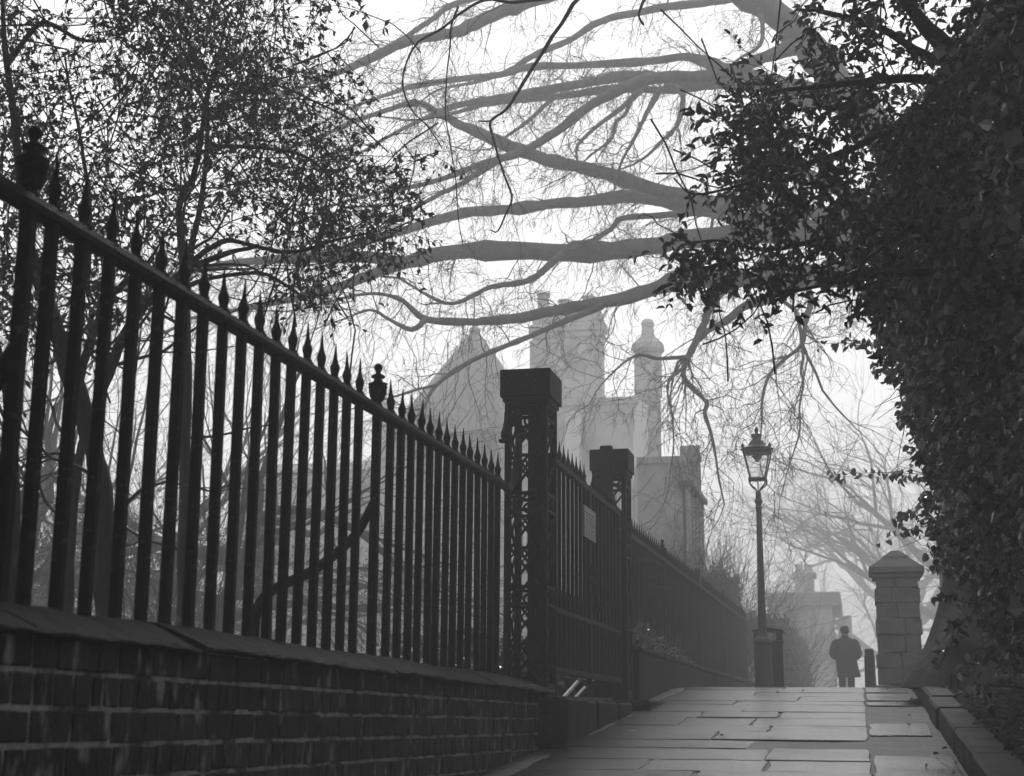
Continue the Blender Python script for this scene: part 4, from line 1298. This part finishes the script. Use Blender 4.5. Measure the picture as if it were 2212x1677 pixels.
pH_edge = [(1640, 150), (1700, 140), (1720, 330), (1620, 480), (1700, 640), (1600, 640), (1500, 590), (1450, 540), (1540, 470), (1480, 400), (1450, 375), (1530, 370), (1600, 330), (1590, 220)]
leafy_tree('holly_tree', at(2420, 1640, 9.2), 'dark glossy-leaved holly hanging over the lane from the upper right', stemsH, [(pH_dense, 230), (pH_mid, 240), (pH_edge, 140)], HOLLY, BARK, (7.6, 10.4), .072, 14, None, droop=-.28, nl=15, L=(.22, .5), clump=2.6, width=.46, full=True, left=.6, fill=0.0, high=[([(1750, -900), (2700, -900), (2700, -60), (1750, -60)], 420)])

# unseen boughs and leaves added above the camera to shade the near lane
holly = [o for o in col.objects if o.name.startswith('holly_tree')][0]
Rc = np.random.default_rng(77)
tbo = MB()
for k in range(9):
    a = Rc.uniform(2.2, 4.1); L_ = Rc.uniform(4, 8)
    p0 = at(2200, 250, 9.0)
    P = np.array([p0, p0 + np.array([-.3, -.6, 1.2]), p0 + np.array([math.cos(a) * L_ * .4, math.sin(a) * L_ * .5 - 1.5, 2.4]), p0 + np.array([math.cos(a) * L_ * .8, math.sin(a) * L_ - 3.5, 3.0])])
    p, rr = smooth_path(P, [.05, .045, .035, .015], 4, .2, Rc); tbo.tube(p, rr, 6)
tbo.build('shade_bough', BARK, holly, True)
n = 64000
x = Rc.uniform(-7, 4, n); y = Rc.uniform(-6, 8.5, n)
z = .57 * np.hypot(x, np.maximum(y, 0)) + .7
z = np.maximum(z, 4.2) + Rc.random(n) * 2.4 + .5 * np.sin(x * 1.7) * np.sin(y * 1.3)
leaves('overhead_shade_leaves', np.stack([x, y, z], -1), Rc.normal(0, 1, (n, 3)) + (0, 0, -.4), Rc.uniform(.07, .14, n), HOLLY, holly, .55, False, Rc)

# unseen leaf masses added left of and behind the camera to block skylight
ever = [o for o in col.objects if o.name.startswith('evergreen_tree')][0]
n = 34000
x = -2.9 - 5.5 * Rc.random(n) ** 1.3; y = Rc.uniform(-8, 4.0, n); z = Rc.uniform(.2, 7.5, n)
x = np.minimum(x, -.70 * np.maximum(y, 0) - 1.2) + .3 * np.sin(y * 2 + z) - .3
leaves('side_shade_leaves', np.stack([x, y, z], -1), Rc.normal(0, 1, (n, 3)) + (0, 0, -.4), Rc.uniform(.08, .15, n), SMALL, ever, .55, False, Rc)
n = 16000
x = Rc.uniform(-3.5, 3.5, n); y = -6.5 - Rc.exponential(.8, n); z = Rc.uniform(-1.2, 7.5, n)
leaves('rear_shade_leaves', np.stack([x, y, z], -1), Rc.normal(0, 1, (n, 3)) + (0, 0, -.4), Rc.uniform(.08, .15, n), SMALL, ever, .55, False, Rc)

# ------------------------------------------------------------------ ivy bush on the verge
R2 = np.random.default_rng(33)
ivy = thing('ivy_bush', (1.3, 11, 0.1), 'dense dark wall of ivy filling the right side above the verge and kerb', 'ivy')
def ivy_edge(z, y):
    """x of the ivy's lane-side face at height z"""
    zs = [.25, .45, .7, 1.1, 1.5, 2.0, 2.5, 3.0, 3.5, 3.9, 4.6, 6]
    e = [1.28, 1.18, 1.06, .92, .82, .72, .62, .44, .28, .22, .6, .95]
    hollow = .09 * np.sin(y * 2.1 + z * 1.7) + .06 * np.sin(z * 5.3 + y * 3.7) + .05 * np.sin(z * 9.1 - y * 7.3)
    return np.interp(z, zs, e) + hollow + np.maximum(0, 11.5 - y) * .22 * np.clip(z - 2.9, 0, 1)
pos = []; ax = []; sz = []
n = 0
while n < 24000:
    y = R2.uniform(7.6, 13.4); z = R2.uniform(.22, 4.4)
    if z < .34 + .05 * math.sin(y * 5) and R2.random() < .6: continue
    zrel = z
    xe = float(ivy_edge(z - max(0, float(zg(y)) - .0) * .3, y))
    dpt = min(R2.exponential(.10), .5)
    x = xe + dpt - .04
    # taper the far end and the near end into rounded shoulders
    x += max(0, (y - 12.6)) ** 2 * .5 + max(0, 8.4 - y) ** 2 * .3
    if x > 2.0: continue
    a = np.array([-.55, -.25, -.75]) + R2.normal(0, .55, 3)
    pos.append((x, y, z + max(0, float(zg(y)))*.4)); ax.append(a); sz.append(R2.uniform(.035, .085)); n += 1
# stray sprigs reaching out over the lane
lines = Twigs(3)
spr = [((2000, 770), (1830, 735), 12.8), ((1990, 760), (1775, 742), 12.9), ((1960, 640), (1860, 610), 12.5), ((2050, 1030), (1800, 1025), 15.0), ((2040, 1080), (1930, 1120), 15.0), ((2060, 1120), (1920, 1165), 13.5),
       ((2080, 1200), (2010, 1190), 13), ((2090, 1250), (2020, 1225), 12.6), ((2080, 1300), (2030, 1290), 12.4), ((2100, 1330), (2030, 1440), 11), ((2120, 1400), (2060, 1470), 10.4), ((1960, 900), (1945, 905), 13), ((1990, 680), (1900, 660), 12.6),
       ((2000, 820), (1900, 800), 12.8), ((2030, 700), (1930, 720), 12), ((2010, 880), (1950, 860), 12.4), ((2150, 1480), (2110, 1540), 9.6)]
for (a, b, Y) in spr:
    A = at(*a, Y); B = at(*b, Y - .2)
    root = A + np.array([.45, .1, -.05])
    P = np.array([root, A, A + (B - A) * .5 + np.array([0, 0, .03]), B])
    p, rr = smooth_path(P, [.009, .006, .004, .002], 4); lines.add(p, rr)
    m_ = int(34 * np.linalg.norm(B - A) / .6) + 16
    for i in range(m_):
        t = R2.uniform(.15, 1) * (len(p) - 1); k = min(len(p) - 2, int(t)); q_ = p[k] + (p[k + 1] - p[k]) * (t - k)
        pos.append(q_ + R2.normal(0, .03, 3)); ax.append(np.array([0, 0, -.8]) + R2.normal(0, .5, 3)); sz.append(R2.uniform(.045, .085) if Y < 14 else R2.uniform(.06, .10))
pos = np.array(pos); ax = np.array(ax); sz = np.array(sz)
clump = np.sin(pos[:, 1] * 4.3 + pos[:, 2] * 3.1) * np.sin(pos[:, 2] * 6.7 - pos[:, 1] * 2.2) + .6 * np.sin(pos[:, 1] * 11 + pos[:, 2] * 8.0)
pos[:, 0] -= .07 * clump
sz *= .8 + .55 * R2.random(len(sz)) ** 2
pale = R2.random(len(sz)) < .13
leaves('foliage', pos[~pale], ax[~pale], sz[~pale], IVY, ivy, .8, True, R2)
leaves('glint_foliage', pos[pale] + (-.03, 0, 0), ax[pale], sz[pale], IVYGLINT, ivy, .8, True, R2)  # scattered pale leaves stand in for glints of skylight
for i in range(260):
    y = R2.uniform(7.6, 13.2); z = R2.uniform(.4, 4.2); x = float(ivy_edge(z, y)) + .02
    o = []; grow(o, np.array([x, y, z]), np.array([-.2, R2.normal(0, .5), R2.normal(0, .8)]), R2.uniform(.3, .8), .004, 0, R2, .25, -.02, 1, 6)
    for pp, rd, lev in o: lines.add(pp, rd)
lines.build('stems', TWIG, ivy)
# unseen ivy added beside and behind the camera to darken the near wall
pos2 = []; ax2 = []; sz2 = []
for i in range(9000):
    y = R2.uniform(-4, 8.2); z = R2.uniform(-.9, 5.5)
    pos2.append((.95 + R2.exponential(.25) + .1 * math.sin(y * 2 + z * 2), y, z)); ax2.append(np.array([-.55, -.25, -.75]) + R2.normal(0, .6, 3)); sz2.append(R2.uniform(.08, .14))
leaves('side_shade_ivy', pos2, ax2, sz2, IVY, ivy, .85, False, R2)
# leafy heart of the bush: a coarse dark mass of older leaves and stems that closes off the view
pos = []; ax = []; sz = []
for i in range(5200):
    y = R2.uniform(7.8, 13.6); z = R2.uniform(.3, 4.6)
    x = float(ivy_edge(z, y)) + R2.uniform(.22, .75) + max(0, y - 12.6) ** 2 * .5
    pos.append((x, y, z + .1)); ax.append(R2.normal(0, 1, 3)); sz.append(R2.uniform(.10, .17))
leaves('inner_foliage', pos, ax, sz, IVY, ivy, .9, False, R2)

# ------------------------------------------------------------------ ivied trunk with swollen foot by the kerb
R3 = np.random.default_rng(4)
bo = thing('old_trunk', (1.2, 15.2, .25), 'swollen grey foot of an old ivy-clad trunk behind the kerb', 'tree trunk')
q = MB(); v = []; f = []; n = 28
prof = [(0.1, .86), (.22, .80), (.34, .70), (.5, .60), (.7, .52), (.9, .46), (1.15, .40), (1.5, .36), (2.0, .33), (2.8, .31), (3.8, .29)]
for i, (z, r) in enumerate(prof):
    for j in range(n):
        a = j * 2 * PI / n
        flare = 1 + .13 * math.cos(3 * a + .6) * max(0, 1 - z) + .06 * math.cos(7 * a + z * 2) + .035 * math.sin(13 * a + z * 3.1) + .02 * math.sin(z * 17 + 4 * a)
        # a rounded burr at knee height on the camera's side
        da = math.atan2(math.sin(a - (-1.95)), math.cos(a - (-1.95)))
        bur = .30 * math.exp(-(da / .34) ** 2 - ((z - .52) / .2) ** 2)
        v.append((1.2 + .05 * z + (r * flare + bur) * math.cos(a), 15.2 + (r * flare + bur) * math.sin(a), .18 + z))
for i in range(len(prof) - 1):
    for j in range(n): f.append((i * n + j, i * n + (j + 1) % n, (i + 1) * n + (j + 1) % n, (i + 1) * n + j))
f.append(tuple((len(prof) - 1) * n + j for j in range(n)))
q.add(v, f); to = q.build('trunk', BOLE, bo, True)
ms = to.modifiers.new('sub', 'SUBSURF'); ms.levels = 1; ms.render_levels = 2
pos = []; ax = []; sz = []
for i in range(2600):
    a = R3.uniform(0, 2 * PI); z = R3.uniform(1.0, 4.0)
    if z < 1.9 and math.cos(a) < -.25: continue
    r = np.interp(z, [p_[0] for p_ in prof], [p_[1] for p_ in prof]) + .02 + R3.exponential(.05)
    pos.append((1.2 + .05 * z + r * math.cos(a), 15.2 + r * math.sin(a), .18 + z)); ax.append((math.cos(a) * .5 + R3.normal(0, .4), math.sin(a) * .5 + R3.normal(0, .4), -.8)); sz.append(R3.uniform(.05, .09))
leaves('ivy', pos, ax, sz, IVY, bo, .8, True, R3)

# ------------------------------------------------------------------ background bare trees
def bare_mesh(seed, h=9.0, tr=.16, lean=(0, 0), splits=4, levels=4, up=.05):
    R = np.random.default_rng(seed)
    o = []
    d = np.array([lean[0], lean[1], 1.0])
    grow(o, np.zeros(3), d, h * .42, tr, levels, R, .10, up, splits, 6, .62, .004, lr=(.55, .85))
    # lower boughs
    base = o[0][0]
    for k in range(5):
        i = R.integers(2, 6); a = R.uniform(0, 2 * PI)
        grow(o, base[i], np.array([math.cos(a), math.sin(a), R.uniform(.1, .7)]), h * .38, tr * .5, levels - 1, R, .14, .02, splits, 6, .6, .004, lr=(.5, .85))
    tk_ = Twigs(8); cr = Twigs(3)
    for pp, rd, lev in o:
        if rd[0] > .022: tk_.add(pp, rd)
        else: cr.add(pp, rd)
    return tk_, cr


def bare_tree(name, loc, seed, label, group, **kw):
    t = thing(name, tuple(loc), label, 'tree', group)
    a, b = bare_mesh(seed, **kw)
    base = np.array(loc, float)
    a.V = [v_ + base for v_ in a.V]; b.V = [v_ + base for v_ in b.V]
    a.build('trunk', BARK, t); b.build('crown', TWIG, t)
    return t


def copy_tree(src, loc, rz, s, label):
    c = src.copy(); col.objects.link(c); c.location = loc; c.rotation_euler = (0, 0, rz); c.scale = (s, s, s); c['label'] = label
    for ch in src.children:
        d = ch.copy(); col.objects.link(d); d.parent = c
    return c


GB = 'bare trees in the garden behind the railing'
t1 = bare_tree('bare_tree', (-10.5, 22.5, .1), 101, 'grey bare tree leaning right behind the railing bars left of the near pier', GB, h=9.0, tr=.17, lean=(.45, .1), splits=3, levels=5)
t2 = bare_tree('bare_tree', (-15.5, 26.0, .1), 102, 'paler bare tree with crossing limbs deep behind the left railing', GB, h=11.0, tr=.2, lean=(-.3, 0), splits=3, levels=5)
copy_tree(t1, (-12.2, 30.0, .1), 2.4, 1.15, 'faint bare tree standing before the turret of the stone house')
copy_tree(t2, (-20.0, 27.0, .1), 1.1, 1.05, 'faint bare tree farthest left, seen between the widest-spaced bars')
copy_tree(t1, (-14.0, 24.0, .1), 4.0, 0.95, 'bare tree with a curving trunk behind the slim twin-stemmed evergreen')
copy_tree(t2, (-19.0, 36.0, .1), 5.0, 1.2, 'very faint bare tree far back in the garden beyond the forked trees')
# faint tree beyond the stone pillar
rt = bare_tree('bare_tree', tuple(np.array([6.2, 84.0, .2])), 110, 'faint bare tree spreading leftward behind the stone gate pillar', None, h=19.5, tr=.54, lean=(-.12, 0), splits=5, levels=5, up=.0)
copy_tree(rt, (2.6, 112.0, .2), 2.0, 1.1, 'faintest bare tree far beyond the person and the stone pillar')

# bare shrubs among the trees
def shrub(loc, seed, label, h=2.2, n=26, group='bare shrubs behind the railing', spread=.8, leafy=0):
    R = np.random.default_rng(seed)
    t = thing('bare_shrub', tuple(loc), label, 'shrub', group)
    tw_ = Twigs(3); b = np.array(loc, float)
    pos = []; ax = []; sz = []
    for i in range(n):
        p = b + np.array([R.normal(0, spread * .35), R.normal(0, spread * .35), 0])
        d = np.array([R.normal(0, .35), R.normal(0, .35), 1])
        o = []; grow(o, p, d, h * R.uniform(.5, .8), .012, 3, R, .14, .03, 3, 5, .5, .0028, lr=(.45, .7))
        for pp, rd, lev in o:
            tw_.add(pp, rd)
            if leafy and lev <= 1:
                for k in range(leafy):
                    pos.append(pp[R.integers(1, 6)]); ax.append(R.normal(0, 1, 3)); sz.append(R.uniform(.03, .06))
    tw_.build('stems', TWIG, t)
    if leafy: leaves('foliage', pos, ax, sz, HEDGE, t, .6, False, R)
    return t


s1 = shrub((-6.6, 13.5, .12), 201, 'tangled bare shrub close behind the bars left of the back stay', 1.9, 22)
s2 = shrub((-8.8, 18.5, .12), 202, 'broad leafy-stemmed shrub behind the bars at mid railing', 2.2, 30, leafy=3)
copy_tree(s2, (-12.6, 21.0, .12), 1.9, 1.25, 'taller pale shrub behind the leaning grey tree')
copy_tree(s1, (-9.6, 14.6, .12), 3.9, 1.15, 'bare shrub in front of the twisted evergreen trunks')
copy_tree(s2, (-6.4, 20.5, .12), 2.7, .95, 'dim shrub glimpsed through the closest-set bars beside the near pier')
copy_tree(s2, (-15.0, 19.5, .12), .7, 1.3, 'faint wide shrub low between the leftmost bars')
copy_tree(s2, (-14.0, 25.5, .12), 4.7, 1.5, 'faint wide shrub under the crossing limbs of the pale tree')

# far wood closing the garden
R4 = np.random.default_rng(8)
wd = Twigs(3)
lp = []; la = []; ls = []
for i in range(110):
    b = np.array([R4.uniform(-44, -17), R4.uniform(31, 50), .1])
    o = []
    grow(o, b, np.array([R4.normal(0, .15), R4.normal(0, .15), 1]), R4.uniform(1.6, 3.4), R4.uniform(.05, .12), 3, R4, .12, .04, 4, 5, .6, .008)
    for pp, rd, lev in o:
        wd.add(pp, rd)
        if R4.random() < .5: lp.append(pp[3]); la.append(R4.normal(0, 1, 3)); ls.append(R4.uniform(.12, .3))
w_ = wd.build('distant_wood', TWIG, None); tag(w_, 'faint mass of bare thicket closing the far side of the garden', 'wood', kind='stuff')

# ------------------------------------------------------------------ hedges beyond the fence
def hedge(name, x0, x1, y0, y1, zb, zt, label, seed, n, sprigs, size=.06):
    R = np.random.default_rng(seed)
    t = thing(name, ((x0 + x1) / 2, (y0 + y1) / 2, zb), label, 'hedge')
    y = R.uniform(y0, y1, n); z = zb + (zt - zb) * R.random(n) ** .8
    top = 1 - ((z - zb) / (zt - zb)) ** 4 * .35
    cx = (x0 + x1) / 2; hw = (x1 - x0) / 2
    side = R.random(n)
    x = np.where(side < .6, cx + hw * top + .12 * np.sin(y * 1.9 + z * 2.3) - R.exponential(.12, n), R.uniform(x0, x1, n))
    zz = z + .18 * np.sin(y * 1.3) + .1 * np.sin(y * 4.1 + x)
    zz = np.where(side >= .6, zt + .18 * np.sin(y * 1.3) + .1 * np.sin(y * 4.1 + x) - R.exponential(.15, n), zz)
    leaves('foliage', np.stack([x, y, zz], -1), R.normal(0, 1, (n, 3)) + (0, 0, .3), R.uniform(size * .6, size * 1.4, n), HEDGE, t, .6, False, R)
    tw_ = Twigs(3)
    for i in range(sprigs):
        p = np.array([R.uniform(x0, x1), R.uniform(y0, y1), zt - .5])
        o = []; grow(o, p, np.array([R.normal(.05, .3), R.normal(0, .3), 1]), R.uniform(.5, 1.25), .009, 2, R, .16, .03, 3, 5, .5, .003)
        for pp, rd, lev in o: tw_.add(pp, rd)
    for i in range(sprigs):
        p = np.array([R.uniform(x0, x1), R.uniform(y0, y1), zb])
        o = []; grow(o, p, np.array([R.normal(.1, .3), R.normal(0, .3), 1]), (zt - zb) * .7, .02, 2, R, .14, .03, 3, 5, .5, .004)
        for pp, rd, lev in o: tw_.add(pp, rd)
    tw_.build('stems', TWIG, t)
    return t


hedge('hedge', -3.7, -2.6, 30.5, 36.0, .2, 2.95, 'nearer straggly hedge with upright twigs rising behind the far railing', 41, 10000, 90)
hedge('hedge', -4.4, -1.75, 36.3, 56.0, .2, 2.35, 'farther paler hedge beside the lane left of the person', 42, 24000, 130, .11)
R5 = np.random.default_rng(9)
# ivy trailing over the far wall's coping
tr_ = thing('ivy_clump', (-2.2, 17, .67), 'low straggling ivy growing over the coping of the far dwarf wall', 'ivy')
pos = []; ax = []; sz = []
for i in range(1500):
    y = 14.65 + R5.random() ** 1.6 * 5.2
    hgt = .30 * max(.1, 1 - (y - 14.6) / 5.6) * (.6 + .4 * math.sin(y * 5))
    pos.append((-2.17 + R5.uniform(-.07, .06), y, .675 + R5.random() * hgt)); ax.append(R5.normal(0, 1, 3) + (0.4, -.2, .2)); sz.append(R5.uniform(.03, .06))
leaves('foliage', pos, ax, sz, IVY, tr_, .7, True, R5)
ln = Twigs(3)
for i in range(60):
    y = R5.uniform(14.7, 19); o = []
    grow(o, np.array([-2.17, y, .66]), np.array([R5.normal(.05, .1), R5.normal(0, .5), 1]), R5.uniform(.1, .3), .003, 1, R5, .2, 0, 2)
    for pp, rd, lev in o: ln.add(pp, rd)
ln.build('stems', TWIG, tr_)

# ivy added behind the gates to darken the bright gap beneath them
gi = thing('ivy_clump', (-2.9, 12.4, .1), 'ground ivy added behind the iron gates to darken the gap beneath', 'ivy')
n = 3200
leaves('foliage', np.stack([R5.uniform(-3.6, -2.5, n), R5.uniform(10.9, 14.2, n), .08 + R5.random(n) * .55], -1), R5.normal(0, 1, (n, 3)) + (.3, -.3, .2), R5.uniform(.05, .1, n), IVY, gi, .8, False, R5)
# fallen leaves and twigs on the verge and in the gutter
pos = []; ax = []; sz = []
for i in range(900):
    y = R5.uniform(6, 17); x = .72 + R5.random() * 1.2
    pos.append((x, y, float(zg(y)) + .178 + max(0, x - .76) * .09)); ax.append((R5.normal(), R5.normal(), R5.normal(0, .25))); sz.append(R5.uniform(.03, .07))
for i in range(24):
    y = R5.uniform(6, 17); x = R5.choice([R5.uniform(.3, .55), R5.uniform(-1.9, .5)])
    pos.append((x, y, float(zg(y)) + .012)); ax.append((R5.normal(), R5.normal(), R5.normal(0, .1))); sz.append(R5.uniform(.02, .05))
fl = leaves('fallen_leaves', np.array(pos), ax, sz, DEADLEAF, None, .6, True, R5); tag(fl, 'scattered dead leaves on the soil verge and paving', 'leaves', kind='stuff')

# ------------------------------------------------------------------ air, sky, sun
hz_ = MB(); hz_.box(-320, 320, -40, 340, -3.5, 25)
ho = hz_.build('haze', BARK)
HM = bpy.data.materials.new('fog'); HM.use_nodes = True
nt = HM.node_tree
for n_ in list(nt.nodes): nt.nodes.remove(n_)
out = nt.nodes.new('ShaderNodeOutputMaterial'); pvn = nt.nodes.new('ShaderNodeVolumePrincipled')
pvn.inputs['Color'].default_value = (.97, .97, .97, 1)
pvn.inputs['Density'].default_value = 0.0080
pvn.inputs['Anisotropy'].default_value = 0.3
nt.links.new(pvn.outputs[0], out.inputs['Volume'])
ho.data.materials.clear(); ho.data.materials.append(HM)
tag(ho, kind='stuff', label='pale winter fog filling the lane and garden', cat='fog')

SUN_EL = math.radians(36); SUN_AZ = math.radians(-4)      # azimuth from +Y towards +X
w = bpy.data.worlds.new('World'); sc.world = w; w.use_nodes = True
nt = w.node_tree; bg = nt.nodes['Background']
sky = nt.nodes.new('ShaderNodeTexSky'); sky.sky_type = 'NISHITA'; sky.sun_disc = False
sky.sun_elevation = SUN_EL; sky.sun_rotation = SUN_AZ
sky.air_density = 1.0; sky.dust_density = 8.0; sky.ozone_density = 1.0
bw = nt.nodes.new('ShaderNodeRGBToBW')
nt.links.new(sky.outputs[0], bw.inputs[0]); pw = nt.nodes.new('ShaderNodeMath'); pw.operation = 'POWER'; pw.inputs[1].default_value = 0.34     # overcast: the veil evens the sky out
ml = nt.nodes.new('ShaderNodeMath'); ml.operation = 'MULTIPLY'; ml.inputs[1].default_value = 1.5
nt.links.new(bw.outputs[0], pw.inputs[0]); nt.links.new(pw.outputs[0], ml.inputs[0]); mn = nt.nodes.new('ShaderNodeMath'); mn.operation = 'MINIMUM'; mn.inputs[1].default_value = 3.5
nt.links.new(ml.outputs[0], mn.inputs[0]); nt.links.new(mn.outputs[0], bg.inputs['Color'])
bg.inputs['Strength'].default_value = 0.115
sd = bpy.data.lights.new('sun', 'SUN'); sd.energy = 0.5; sd.angle = math.radians(14)
so_ = bpy.data.objects.new('sun', sd); col.objects.link(so_)
dirv = Vector((math.sin(SUN_AZ) * math.cos(SUN_EL), math.cos(SUN_AZ) * math.cos(SUN_EL), math.sin(SUN_EL)))
so_.rotation_euler = (-dirv).to_track_quat('-Z', 'Y').to_euler()
so_.location = (0, 0, 30)

sc.view_settings.view_transform = 'Standard'
sc.view_settings.look = 'None'
sc.view_settings.exposure = 1.85
sc.view_settings.gamma = 1.0
cy_ = sc.cycles
cy_.max_bounces = 6; cy_.diffuse_bounces = 3; cy_.glossy_bounces = 2; cy_.transparent_max_bounces = 8; cy_.volume_bounces = 1
cy_.use_denoising = True
cy_.sample_clamp_indirect = 4
